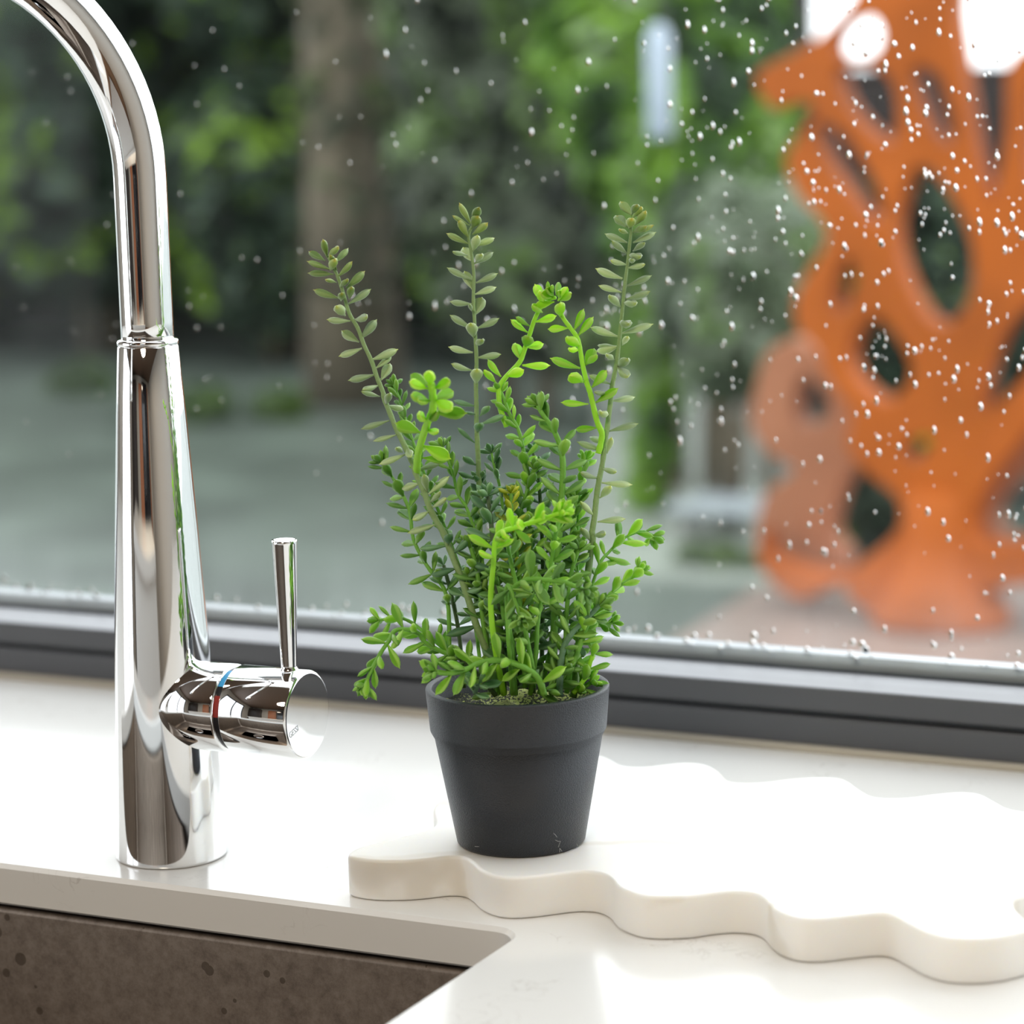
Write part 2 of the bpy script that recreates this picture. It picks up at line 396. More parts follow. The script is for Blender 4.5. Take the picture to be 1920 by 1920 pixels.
# rain drops on the outer face of the glass: one mass
def drops():
    rnd = random.Random(3)
    V, F = [], []
    def drop(x, z, rx, rz, h):
        n, b0 = 10, len(V)
        V.append((x, YG+.0014+h, z-.15*rz))
        for ring, (k, hh) in enumerate(((.45, .88), (.8, .55), (1, 0))):
            for i in range(n):
                a = 2*math.pi*i/n
                zz = math.sin(a)*rz*k
                V.append((x+math.cos(a)*rx*k*(1-.25*math.sin(a)), YG+.0014+h*hh, z+zz))
        for i in range(n): F.append((b0, b0+1+i, b0+1+(i+1) % n))
        for r in range(2):
            for i in range(n):
                a, b = b0+1+r*n+i, b0+1+r*n+(i+1) % n
                F.append((a, a+n, b+n, b))
        F.append(tuple(b0+1+2*n+i for i in range(n)))
    def p2(px, py): q = on(px, py, 1, YG); return q.x, q.z
    for k in range(2700):
        px = rnd.uniform(640, 2050); py = rnd.uniform(-60, 1240)
        dens = min(1, max(0, (px-640)/900))*(1 if py < 620 else .55 if py < 1050 else .25)
        dens *= .35+.65*max(0, min(1, .5+noise.noise(Vector((px/160, py/160, 1)))*1.6))
        if px > 1500: dens *= 1.25
        if rnd.random() > dens: continue
        x, z = p2(px, py)
        s = rnd.choice([.0004, .0005, .0006, .0008, .0009, .0013])
        drop(x, z, s*rnd.uniform(.8, 1.05), s*rnd.uniform(1.0, 1.9), s*.55)
    for k in range(120):                 # beads standing on the lower edge
        x = rnd.uniform(-1.1, -.3); s = rnd.uniform(.0008, .0022)
        drop(x, .041+rnd.uniform(.004, .016), s, s*1.2, s*.6)
    for k in range(60):
        px = rnd.uniform(0, 700); py = rnd.uniform(0, 900); x, z = p2(px, py); s = rnd.uniform(.0005, .0009)
        drop(x, z, s, s*1.2, s*.5)
    o = mesh_obj('raindrops', V, F, M['water'], win, kind='stuff')
drops()

# patio window on the left wall and the added skylight
w2 = empty('window_2', (RX0, -.7, RZ0), kind='structure')
for nm, y0, y1, z0, z1 in (('side_rail', -1.8, -1.72, -.9, 1.35), ('side_rail', .27, .35, -.9, 1.35), ('mullion', -.76, -.68, -.82, 1.27), ('top_rail', -1.72, .27, 1.27, 1.35), ('bottom_rail', -1.72, .27, -.9, -.82)):
    bm_obj(nm, box_bm(RX0-.1, RX0-.02, y0, y1, z0, z1), M['frame'], w2)
w3 = empty('added_skylight', (-.5, .8, RZ1), kind='structure')
for nm, q in (('added_skylight_curb', (-2.15, -2.09, .70, 1.33)), ('added_skylight_curb', (1.09, 1.15, .70, 1.33)), ('added_skylight_curb', (-2.09, 1.09, .70, .75)), ('added_skylight_curb', (-2.09, 1.09, 1.28, 1.33))):
    bm_obj(nm, box_bm(q[0], q[1], q[2], q[3], RZ1-.01, RZ1+.14), M['cab_white'], w3)

# ================================================================== COUNTER with sink cut-out
SX1, SY1, SX0, SY0, SR = -.505, 1.0213, -1.10, .60, .013
CT = .020
def rounded_rect(x0, x1, y0, y1, r, seg=8):
    P = []
    for cx, cyy, a0 in ((x1-r, y1-r, 0), (x0+r, y1-r, 90), (x0+r, y0+r, 180), (x1-r, y0+r, 270)):
        for i in range(seg+1):
            a = math.radians(a0+90*i/seg); P.append((cx+r*math.cos(a), cyy+r*math.sin(a)))
    return P
def slab_with_hole(x0, x1, y0, y1, zt, zb, bev):
    """top surface with hole: outer rectangle bridged to the hole loop by angle sectors"""
    hole = rounded_rect(SX0, SX1, SY0, SY1, SR, 17)
    n = len(hole); V, F = [], []
    def ring(off, z): 
        b = len(V)
        for (x, y) in rounded_rect(SX0+off, SX1-off, SY0+off, SY1-off, max(SR-off, .001), 17): V.append((x, y, z))
        return b
    # rings go from the top face down into the hole with a rounded arris
    rings = [ring(-bev, zt)]
    rings.append(ring(0, zt-bev)); rings.append(ring(0, zb+.0012)); rings.append(ring(-.0012, zb))
    for a, b in zip(rings, rings[1:]):
        for i in range(n):
            j = (i+1) % n; F.append((a+i, b+i, b+j, a+j))
    for z, rb, flip in ((zt, rings[0], False), (zb, rings[-1], True)):
        c = [len(V)+i for i in range(4)]
        V.extend([(x1, y1, z), (x0, y1, z), (x0, y0, z), (x1, y0, z)])
        q = n//4
        for s in range(4):
            seg = [rb+(s*q+i) for i in range(q)]
            nx = rb+((s+1)*q) % n
            poly = [c[s]]
            for i in range(q-1):
                F.append((c[s], seg[i], seg[i+1]) if flip else (c[s], seg[i+1], seg[i]))
            F.append((c[s], seg[-1], nx, c[(s+1) % 4]) if flip else (c[s], c[(s+1) % 4], nx, seg[-1]))
        if not flip: ct = c
        else: cb = c
    for s in range(4):
        t = (s+1) % 4; F.append((ct[s], cb[s], cb[t], ct[t]))
    return V, F
V, F = slab_with_hole(-2.6, 1.4, .50, YF+.003, 0, -CT, .0020)
o = mesh_obj('worktop', V, F, M['quartz'], None, smooth=False, label='white quartz kitchen worktop running under the window, cut out for the sink', cat='worktop')


# sink basin, undermounted
snk = empty('sink_basin', ((SX0+SX1)/2, (SY0+SY1)/2, -.24), label='undermounted brown stained steel sink bowl below the worktop edge, left foreground', cat='sink')
def basin():
    V, F = [], []
    def ring(off, z, r):
        b = len(V); V.extend([(x, y, z) for x, y in rounded_rect(SX0+off, SX1-off, SY0+off, SY1-off, r)]); return b
    R_ = [ring(-.022, -CT-.0022, .03), ring(-.0045, -CT-.0022, .016), ring(-.0030, -CT-.0030, .016), ring(-.0026, -CT-.0050, .016), ring(-.0018, -.19, .02)]
    for k in range(1, 5):
        a = math.pi/2*k/4; R_.append(ring(-.0018+.03*(1-math.cos(a)), -.19-.03*math.sin(a), .02+.01*k))
    R_.append(ring(.15, -.225, .02))
    n = 36
    for a, b in zip(R_, R_[1:]):
        for i in range(n):
            j = (i+1) % n; F.append((a+i, b+i, b+j, a+j))
    F.append(tuple(R_[-1]+i for i in range(n)))
    o = mesh_obj('bowl', V, F, M['steel'], snk)
    md = o.modifiers.new('t', 'SOLIDIFY'); md.thickness = .0012; md.offset = -1 if False else 1
basin()
V, F = lathe([(.0, -.2235), (.03, -.2235), (.042, -.222), (.044, -.2245)], 32, ((SX0+SX1)/2, (SY0+SY1)/2, 0))
mesh_obj('drain', V, F, M['chrome_soft'], snk)

# base cabinets under the worktop
bc = empty('base_cabinet', (-.6, .95, RZ0), label='white lacquered base cabinets carrying the worktop', cat='cabinet')
for q in ((-2.58, -1.16), (-.44, 1.38)):
    bm_obj('body', box_bm(q[0], q[1], .56, 1.355, RZ0+.1, -CT-.0005), M['cab_white'], bc)
bm_obj('body', box_bm(-1.16, -.44, .56, 1.355, RZ0+.1, -.27), M['cab_white'], bc)
bm_obj('plinth', box_bm(-2.58, 1.38, .62, 1.35, RZ0, RZ0+.1), M['cab_dark'], bc)
for i in range(6):
    x0 = -2.58+i*.66
    d = bm_obj('door', box_bm(x0+.003, x0+.657, .538, .5595, RZ0+.105, -.06, .001), M['cab_white'], bc)

# room furniture behind the camera (seen only in the chrome)
tc_ = empty('tall_cabinet', (-2.35, -2.8, RZ0), label='tall dark brown cabinet on the far side of the kitchen', cat='cabinet')
bm_obj('body', box_bm(-2.95, -1.75, -3.19, -2.62, RZ0, 1.3), M['cab_dark'], tc_)
bm_obj('door', box_bm(-2.94, -2.36, -2.618, -2.6, RZ0+.08, 1.28), M['cab_dark'], tc_)
bm_obj('door', box_bm(-2.34, -1.76, -2.618, -2.6, RZ0+.08, 1.28), M['cab_dark'], tc_)
dr = empty('door_1', (-.8, -3.15, RZ0), kind='structure')
bm_obj('door_leaf', box_bm(-1.15, -.42, -3.19, -3.12, RZ0, 1.35), M['cab_orange'], dr)
bm_obj('door_leaf', box_bm(.98, 1.15, -3.19, -3.12, RZ0, 1.35), M['cab_orange'], dr)
fr_ = empty('fridge', (.3, -2.9, RZ0), label='black glass-fronted tall fridge beyond the orange brown door', cat='fridge')
bm_obj('body', box_bm(-.38, .7, -3.19, -2.6, RZ0, 1.3), M['black_gloss'], fr_)
isl = empty('kitchen_island', (-.8, -1.35, RZ0), label='white kitchen island behind the photographer', cat='island')
bm_obj('body', box_bm(-1.9, .3, -1.75, -1.0, RZ0, -.04), M['cab_white'], isl)
bm_obj('top', box_bm(-1.95, .35, -1.8, -.95, -.04, 0, .002), M['cab_white'], isl)

# ================================================================== MARBLE BOARD
BT = .0188
def board():
    zA = lambda x, y: on(600+x/2.909, 1540+y/2.909, 2, BT)
    zB = lambda x, y: on(1260+x/2.909, 1620+y/2.909, 2, BT)
    zC = lambda x, y: on(1100+x/2.341, 1380+y/2.341, 2, BT)
    A = [(220,205),(330,215),(480,213),(600,203),(700,192),(780,197),(830,225),(870,262),(930,290),(1000,305),(1080,307),(1200,297),(1330,280),(1430,272),(1520,280),(1580,310),(1620,355),(1680,385),(1760,408),(1870,415)]
    B = [(100,176),(230,158),(340,150),(440,158),(500,185),(545,235),(600,270),(700,298),(820,300),(960,285),(1120,270),(1200,280),(1280,320),(1380,372),(1500,405),(1650,413),(1800,400),(1920,372)]
    Cc = [(65,88),(110,105),(160,130),(250,135),(340,125),(430,117),(520,125),(580,155),(620,195),(680,205),(780,202),(900,187),(1030,180),(1130,190),(1200,235),(1270,268),(1400,270),(1520,255),(1640,245),(1730,255),(1800,290),(1870,322)]
    f = lambda P: [(p.x, p.y, 0) for p in P]
    pts = f([zA(*q) for q in A]) + f([zB(*q) for q in B])
    pts += [(-.2893,1.046,0),(-.2957,1.0601,0),(-.3011,1.0685,0),(-.3055,1.079,0),(-.3035,1.089,0),(-.2955,1.103,0),(-.2888,1.116,0),(-.288,1.128,0),(-.2935,1.141,0),(-.302,1.154,0),(-.3055,1.165,0),(-.302,1.176,0),(-.293,1.190,0),(-.288,1.203,0),(-.2915,1.216,0),(-.301,1.2245,0),(-.313,1.224,0),(-.326,1.215,0)]
    pts += f([zC(*q) for q in reversed(Cc)])
    pts += [(-.573,1.2372,0),(-.586,1.2385,0),(-.597,1.2305,0),(-.601,1.217,0),(-.595,1.201,0),(-.587,1.186,0),(-.5845,1.175,0),(-.589,1.160,0),(-.598,1.146,0),(-.602,1.133,0),(-.598,1.119,0),(-.589,1.104,0),(-.5845,1.0915,0),(-.588,1.078,0),(-.5955,1.063,0),(-.6005,1.049,0),(-.5990,1.0385,0)]
    loop = catmull(pts, 3, True)
    cx = sum(p.x for p in loop)/len(loop); cyy = sum(p.y for p in loop)/len(loop)
    # drop near-duplicates
    L = []
    for p in loop:
        if not L or (p-L[-1]).length > .0008: L.append(p)
    n = len(L); V, F = [], []
    area = sum(L[i].x*L[(i+1) % n].y-L[(i+1) % n].x*L[i].y for i in range(n))
    sgn = 1 if area > 0 else -1
    nrm = []
    for i in range(n):
        t = (L[(i+1) % n]-L[i-1]).normalized(); nrm.append(Vector((t.y, -t.x, 0))*sgn)
    def ring(off, z):
        b = len(V)
        for p, q in zip(L, nrm): V.append((p.x+q.x*off-cx, p.y+q.y*off-cyy, z))
        return b
    rr = []
    e = .0016
    for k in range(5):
        a = math.pi/2*k/4; rr.append(ring(-e+e*math.sin(a), BT-e+e*math.cos(a)))
    rr.append(ring(0, BT*.5)); 
    for k in range(4):
        a = math.pi/2*k/3; rr.append(ring(-.0012+.0012*math.cos(a), .0012-.0012*math.sin(a)))
    for a, b in zip(rr, rr[1:]):
        for i in range(n):
            j = (i+1) % n
            F.append((a+i, b+i, b+j, a+j) if sgn > 0 else (a+j, b+j, b+i, a+i))
    from mathutils.geometry import tessellate_polygon
    for r0, up in ((rr[0], True), (rr[-1], False)):
        for t in tessellate_polygon([[Vector((V[r0+i][0], V[r0+i][1], 0)) for i in range(n)]]):
            a, b, c = (Vector(V[r0+i]) for i in t)
            z = (b-a).cross(c-a).z
            if abs(z) < 1e-14: continue
            F.append(tuple(r0+i for i in (t if (z > 0) == up else reversed(t))))
    o = mesh_obj('serving_board', V, F, M['marble'], None, loc=(cx, cyy, 0.0002), label='white marble serving board with scalloped wavy edges under the potted plant', cat='board')
    for p in o.data.polygons:
        if len(p.vertices) == 3: p.use_smooth = False
board()

# ================================================================== FAUCET
FX, FY = -.7108, 1.065
fa = empty('kitchen_faucet', (FX, FY, 0), label='tall polished chrome kitchen faucet with arched spout and side lever', cat='faucet')
NSEG = 96
V, F = lathe([(0, .0002), (.0258, .0002), (.0262, .0008), (.0261, .0016), (.0253, .02), (.0237, .06), (.0222, .10), (.0195, .155), (.0163, .21), (.01405, .2425), (.0136, .2432), (.0, .2432)], NSEG, (FX, FY, 0))
mesh_obj('body', V, F, M['chrome'], fa)
V, F = lathe([(.0120, .2425), (.0136, .2428), (.0142, .2436), (.0143, .2448), (.0138, .2458), (.0120, .2462)], NSEG, (FX, FY, 0))
mesh_obj('collar', V, F, M['chrome'], fa)
az = math.radians(30); dv = Vector((-math.sin(az), -math.cos(az), 0)); RR, Z0 = .105, .32
path = [Vector((FX, FY, z)) for z in np.linspace(.2425, Z0, 8)]
for k in range(1, 49):
    t = math.pi*k/48; path.append(Vector((FX, FY, Z0))+dv*(RR*(1-math.cos(t)))+Vector((0, 0, RR*math.sin(t))))
end = path[-1]
for z in (.02, .045, .06): path.append(end+Vector((0, 0, -z)))
V, F = tube(path, [.0122]*len(path), 64)
sp_ = mesh_obj('spout', V, F, M['chrome'], fa)
V, F = lathe([(.0, -.082), (.0105, -.082), (.0118, -.079), (.0128, -.06), (.0128, -.056), (.012, -.055)], 48, end)
mesh_obj('spray_head', V, F, M['chrome_soft'], fa)
# horizontal mixer cylinder along +x
HZ = .0744; HR = .0207
def xlathe(profile, n=NSEG):
    V, F = lathe([(r, h) for r, h in profile], n)
    return [(FX+v[2], FY+v[0], HZ+v[1]) for v in V], [tuple(reversed(f)) for f in F]
V, F = xlathe([(.0, .0), (HR, .0), (HR, .0380), (HR-.0006, .0388), (HR-.003, .0390)])
hc = mesh_obj('mixer_housing', V, F, M['chrome'], fa)
V, F = xlathe([(HR-.0022, .0380), (HR-.0016, .0388), (HR-.0016, .0418), (HR-.0022, .0424)])
rg = mesh_obj('black_ring', V, F, M['black_ring'], fa, label='black ring with blue and red temperature marks')
def arc(name, a0, a1, m):
    V, F = [], []
    n = 14
    for i in range(n+1):
        a = math.radians(a0+(a1-a0)*i/n)
        for h, r in ((.0390, HR-.00145), (.0416, HR-.00145)):
            V.append((FX+h, FY-math.cos(a)*r, HZ+math.sin(a)*r))
    for i in range(n): F.append((2*i, 2*i+1, 2*i+3, 2*i+2))
    mesh_obj(name, V, F, m, rg)
arc('blue_mark', 44, 78, M['blue_mark']); arc('red_mark', 0, 30, M['red_mark'])
V, F = xlathe([(HR-.003, .0418), (HR-.0006, .0420), (HR, .0428), (HR, .0768), (HR-.0007, .0776), (HR-.0016, .0780), (HR-.004, .0780), (.008, .0780), (.0, .0780)])
cap = mesh_obj('lever_cap', V, F, M['chrome'], fa)
for p in cap.data.polygons:
    if all(abs(cap.data.vertices[v].co.x-(FX+.0780)) < 1e-6 for v in p.vertices): p.use_smooth = False
# engraving on the cap
tx = bpy.data.curves.new('engraved_word', 'FONT'); tx.body = 'GESSI'; tx.size = .0042; tx.extrude = .00004; tx.align_x = 'CENTER'
to = bpy.data.objects.new('tmp', tx); C.objects.link(to)
dg = bpy.context.evaluated_depsgraph_get(); tm = bpy.data.meshes.new_from_object(to.evaluated_get(dg)); bpy.data.objects.remove(to)
tm.transform(Matrix(((0, 0, 1, 0), (1, 0, 0, 0), (0, 1, 0, 0), (0, 0, 0, 1))))
tm.transform(Matrix.Translation((FX+.07805, FY-.0128, HZ-.0062)) @ Matrix.Rotation(math.radians(14), 4, 'X') @ Matrix.Diagonal((1, .85, 1, 1)))
tm.materials.clear(); tm.materials.append(M['engraving'])
link('engraved_word', tm, cap)
# lever rod
lx = FX+.0690
V, F = lathe([(.0, HR-.002), (.0042, HR-.002), (.0042, HR+.0004), (.0036, HR+.0010), (.0037, HR+.002), (.0057, .0795), (.0059, .0804), (.0057, .0812), (.0050, .0812), (.0036, .0802), (.0, .0798)], 48, (lx, FY, HZ))
mesh_obj('lever', V, F, M['chrome'], fa)

# ================================================================== PLANT
PB = on(977.5, 1577, 2, BT)
PX, PY_ = PB.x, PB.y
D0 = (Vector((PX, PY_, .08))-CAM).dot(FWD)
plant = empty('potted_plant', (PX, PY_, BT+.0004), label='green artificial succulent with tall leafy stems in a dark grey pot', cat='plant')
PXM = D0/FPX
def pr(halfpx, z): return halfpx*(Vector((PX, PY_, z))-CAM).dot(FWD)/FPX
zr, zb, zs = .0911, .0718, .0685
r_rim, r_band, r_step, r_bot = pr(174.4, zr), pr(165.5, zb), pr(157.6, zs), pr(120.4, .02)
z0 = BT+.0004
prof = [(0, z0+.001), (r_bot-.004, z0+.001), (r_bot-.003, z0), (r_bot-.0012, z0), (r_bot, z0+.0012), (r_step, zs), (r_step, zs), (r_band-.0003, zb-.0004), (r_band-.0003, zb-.0004), (r_band, zb+.0003), (r_band, zb+.0003), (r_rim-.0004, zr-.0006), (r_rim-.0006, zr), (r_rim-.0010, zr+.0003), (r_rim-.0030, zr+.0003), (r_rim-.0034, zr-.0003), (r_rim-.0045, zr-.012), (r_rim-.0056, zr-.0125)]
V, F = lathe(prof, 128, (PX, PY_, 0))
pot = mesh_obj('pot', V, F, M['pot'], plant, label='dark grey plastic pot with stepped rim')
# scuff marks near the pot's foot
def scuff(pts):
    P = []
    for px, py in pts:
        # sight line against the tapering wall
        lo_, hi_ = D0-.06, D0
        r = ray(px, py)
        for _ in range(40):
            md = (lo_+hi_)/2; q = CAM+r*md
            rad = r_bot+(r_step-r_bot)*(q.z-z0)/(zs-z0)
            if math.hypot(q.x-PX, q.y-PY_) > rad+.00012: lo_ = md
            else: hi_ = md
        P.append(CAM+r*lo_)
    V, F = tube(P, [.00010]*len(P), 5); mesh_obj('scuff', V, F, M['scratch'], pot)
Z7s = lambda L: [(830+x/6.4, 1540+y/6.4) for x, y in L]
scuff(Z7s([(1330,145),(1350,160),(1373,192)])); scuff(Z7s([(1352,224),(1385,240),(1415,238),(1400,275),(1388,312)]))
scuff(Z7s([(1405,325),(1402,385)])); scuff(Z7s([(1410,330),(1432,360)])); scuff(Z7s([(1450,378),(1500,362),(1560,336)])); scuff(Z7s([(1608,270),(1626,305)])); scuff(Z7s([(385,302),(435,304)]))
# growing medium
def soilmat():
    m, nt, p = newmat('speckled_foam_soil'); L = nt.links
    tc = nt.nodes.new('ShaderNodeTexCoord'); n = nt.nodes.new('ShaderNodeTexNoise'); n.inputs['Scale'].default_value = 900; n.inputs['Detail'].default_value = 2
    n2 = nt.nodes.new('ShaderNodeTexNoise'); n2.inputs['Scale'].default_value = 60
    L.new(tc.outputs['Object'], n.inputs['Vector']); L.new(tc.outputs['Object'], n2.inputs['Vector'])
    a = nt.nodes.new('ShaderNodeMath'); a.operation = 'MULTIPLY_ADD'; a.inputs[1].default_value = .6; L.new(n2.outputs['Fac'], a.inputs[0]); L.new(n.outputs['Fac'], a.inputs[2])
    r = nt.nodes.new('ShaderNodeValToRGB'); L.new(a.outputs[0], r.inputs[0]); e = r.color_ramp.elements
    e[0].position = .78; e[0].color = (.012, .014, .012, 1); e[1].position = .86; e[1].color = (.45, .48, .14, 1)
    L.new(r.outputs[0], p.inputs['Base Color']); p.inputs['Roughness'].default_value = .9
    return m
M['soil'] = soilmat()
V, F = [], []
NR, NA = 14, 40
rs = r_rim-.0044
for j in range(NR+1):
    for i in range(NA):
        a = 2*math.pi*i/NA; r = rs*j/NR
        V.append((PX+r*math.cos(a), PY_+r*math.sin(a), zr-.0095+.0055*noise.noise(Vector((r*math.cos(a)*70, r*math.sin(a)*70, 2)))+.0015*noise.noise(Vector((r*math.cos(a)*400, r*math.sin(a)*400, 5)))))
for j in range(NR):
    for i in range(NA): a, b = j*NA+i, j*NA+(i+1) % NA; F.append((a, a+NA, b+NA, b))
mesh_obj('soil', V, F, M['soil'], plant)

# ---- leaf mesh: unit length along +x, unit width along y, crease on the upper (+z) face
def leaf_mesh(name, m, variant=0):
    prof = [(0, .16, .16), (.10, .20, .20), (.30, .55, .42), (.52, .90, .62), (.70, 1.0, .66), (.84, .82, .54), (.93, .50, .36), (.985, .16, .14), (1.05, .03, .03)]
    bend = (.10, .18, .02)[variant]
    V, F = [], []
    n = 8
    for x, wd, th in prof:
        zc = bend*(x*x-x*.4)
        hw, ht = wd*.5, th*.5
        # angles around: 0 = right edge, top has a crease
        pts = [(hw, ht*.15), (hw*.66, ht*.85), (0, ht*(-.05 if .15 < x < .97 else .6)), (-hw*.66, ht*.85), (-hw, ht*.15), (-hw*.62, -ht*.8), (0, -ht*1.15), (hw*.62, -ht*.8)]
        for y, z in pts: V.append((x, y, zc+z))
    for j in range(len(prof)-1):
        for i in range(n):
            a, b = j*n+i, j*n+(i+1) % n; F.append((a, b, b+n, a+n))
    F.append(tuple(reversed(range(n)))); F.append(tuple(range((len(prof)-1)*n, len(prof)*n)))
    me = bpy.data.meshes.new(name); me.from_pydata([(v[0], v[1], v[2]) for v in V], [], F); me.update()
    AL = [min(1, max(0, v[0])) for v in V]; AC = [min(1, abs(v[1])/max(.02, prof[i//n][1]*.5)) for i, v in enumerate(V)]
    me.attributes.new('along', 'FLOAT', 'POINT').data.foreach_set('value', AL)
    me.attributes.new('across', 'FLOAT', 'POINT').data.foreach_set('value', AC)
    GEO[name+str(variant)] = (np.array(V), F, AL, AC)
    me.polygons.foreach_set('use_smooth', [True]*len(me.polygons)); me.materials.append(m)
    return me
GEO = {}
LEAF = {k: [leaf_mesh('leaf_'+k, m, v) for v in range(3)] for k, m in LM.items()}
LEAVES = []
PLOC = Vector(plant.location)
rl = random.Random(11)
PRI = 0
def add_leaf(stem, base, tip, width, thick, kind, up):
    """base/tip world points; up = direction the crease faces"""
    X = tip-base; L = X.length
    if L < 1e-5: return
    X.normalize(); Z = up-X*up.dot(X)
    if Z.length < .15:
        Z = -FWD - X*(-FWD).dot(X)
    Z.normalize(); Y = Z.cross(X)
    var = rl.randrange(3)
    mw = Matrix(((X.x*L, Y.x*width, Z.x*thick, base.x-PLOC.x), (X.y*L, Y.y*width, Z.y*thick, base.y-PLOC.y), (X.z*L, Y.z*width, Z.z*thick, base.z-PLOC.z), (0, 0, 0, 1)))
    dz = ((base+tip)/2-CAM).dot(FWD)-D0
    LEAVES.append((PRI-dz*30+L*20, stem, mw, kind, var))
def make_stem(pts, w0, w1, m, node_px=None):
    """pts: (px, py, dz) -> tube; w in px half widths"""
    P = [at(x, y, D0+dz) for x, y, dz in pts]
    path = catmull(P, 5)
    n = len(path)
    rad = [(w0+(w1-w0)*i/(n-1))*PXM*(1+.16*noise.noise(Vector((i*.9, w0, w1)))) for i in range(n)]
    V, F = tube(path, rad, 8)
    V = [Vector(v)-PLOC for v in V]
    me = bpy.data.meshes.new('stem'); me.from_pydata([tuple(v) for v in V], [], F); me.update()
    me.polygons.foreach_set('use_smooth', [True]*len(me.polygons)); me.materials.append(m)
    o = bpy.data.objects.new('stem', me); C.objects.link(o); o.parent = plant
    return o, path
def nearest(path, p):
    b = min(range(len(path)), key=lambda i: (path[i]-p).length)
    t = (path[min(b+1, len(path)-1)]-path[max(b-1, 0)]).normalized()
    return b, t
def proj(P):
    q = P-CAM; d = q.dot(FWD); return 960+FPX*q.dot(RIGHT)/d, 960-FPX*q.dot(UP)/d, d-D0
Z = {1: (560, 360, 5.053), 2: (900, 360, 5.053), 3: (640, 680, 6.0), 4: (940, 700, 6.0), 5: (620, 1000, 5.486), 6: (920, 950, 5.053), 7: (780, 1230, 4.8)}
def zp(z, x, y): a = Z[z]; return a[0]+x/a[2], a[1]+y/a[2]
def traced(stem, path, zone, leaves, kinds, L0=44, side=1, thick=.62):
    """leaves: (bx, by, tx, ty, w) in a crop's pixels; apparent shortening turns into lean towards or away from the viewer"""
    pp = [proj(p) for p in path]
    for q in leaves:
        bx, by = zp(zone, q[0], q[1]); tx, ty = zp(zone, q[2], q[3]); wd = q[4]/Z[zone][2]
        lean = q[5] if len(q) > 5 else None
        i = min(range(len(pp)), key=lambda k: (pp[k][0]-bx)**2+(pp[k][1]-by)**2)
        sx, sy_, dz = pp[i]
        app = math.hypot(tx-bx, ty-by)
        L0r = L0*rl.uniform(.92, 1.06)
        dd = math.sqrt(max(0, L0r**2-app**2))*PXM
        if lean is None: lean = 1 if (app < .62*L0 or rl.random() < .6) else -1
        # leave from the stem's surface side facing the leaf
        base = at(bx, by, D0+dz); tip = at(tx, ty, D0+dz-lean*dd)
        t = (path[min(i+1, len(path)-1)]-path[max(i-1, 0)]).normalized()
        d2 = math.hypot(bx-sx, by-sy_)
        if d2 > 9: base = at(sx+(bx-sx)*.55, sy_+(by-sy_)*.55, D0+dz)
        k = kinds(i/len(path)) if callable(kinds) else kinds
        add_leaf(stem, base, tip, wd*PXM*1.12, wd*PXM*1.12, k, t+(-FWD)*.35)
def auto(stem, path, kind, L=36, step=17, start=.12, ang=60, whorl=2, rosette=7, wr=.40, rand=1.0, rk=None):
    """pairs of leaves turning a right angle at each node, closing in a rosette at the tip"""
    cum = [0]
    for a, b in zip(path, path[1:]): cum.append(cum[-1]+(b-a).length)
    tot = cum[-1]; s = tot*start; rot = rl.uniform(0, 6.28)
    def at_s(s):
        for i in range(len(cum)-1):
            if cum[i+1] >= s: 
                f = (s-cum[i])/max(1e-9, cum[i+1]-cum[i]); return path[i].lerp(path[i+1], f), (path[i+1]-path[i]).normalized()
        return path[-1], (path[-1]-path[-2]).normalized()
    while s < tot*.985:
        p, t = at_s(s)
        a = t.orthogonal().normalized(); b = t.cross(a)
        fr = s/tot
        for k in range(whorl):
            an = rot+2*math.pi*k/whorl+rl.uniform(-.3, .3)*rand
            out = a*math.cos(an)+b*math.sin(an)
            th = math.radians(ang-(18 if fr > .85 else 0)+rl.uniform(-14, 14)*rand)
            d = t*math.cos(th)+out*math.sin(th)
            l = L*1.25*PXM*rl.uniform(.82, 1.12)*(1 if fr < .85 else .85)
            add_leaf(stem, p, p+d*l, l*wr*1.12*rl.uniform(.85, 1.15), l*wr*.9, kind, t+(-FWD)*.3)
        rot += math.pi/whorl+rl.uniform(-.2, .2); s += step*PXM*rl.uniform(.85, 1.15)
    p, t = path[-1], (path[-1]-path[-2]).normalized()
    a = t.orthogonal().normalized(); b = t.cross(a)
    for k in range(rosette):
        an = k*2.4+rot; th = math.radians(14+58*(1-k/rosette)*rl.uniform(.8, 1.1))
        d = t*math.cos(th)+(a*math.cos(an)+b*math.sin(an))*math.sin(th)
        l = L*PXM*(.55+.3*(1-k/rosette))*rl.uniform(.9, 1.1)
        add_leaf(stem, p, p+d*l, l*.48, l*.45, rk or kind, t)
def zpath(segs):
    out = []
    for zone, pts in segs:
        for q in pts: x, y = zp(zone, q[0], q[1]); out.append((x, y))
    return out
def withdz(xy, dzs):
    """spread depth offsets linearly over the list of (px,py); dzs = [(frac, dz), ...]"""
    n = len(xy); out = []
    for i, (x, y) in enumerate(xy):
        f = i/(n-1)
        for (f0, z0_), (f1, z1_) in zip(dzs, dzs[1:]):
            if f <= f1+1e-9:
                out.append((x, y, z0_+(z1_-z0_)*(f-f0)/(f1-f0))); break
    return out

PRI = 10
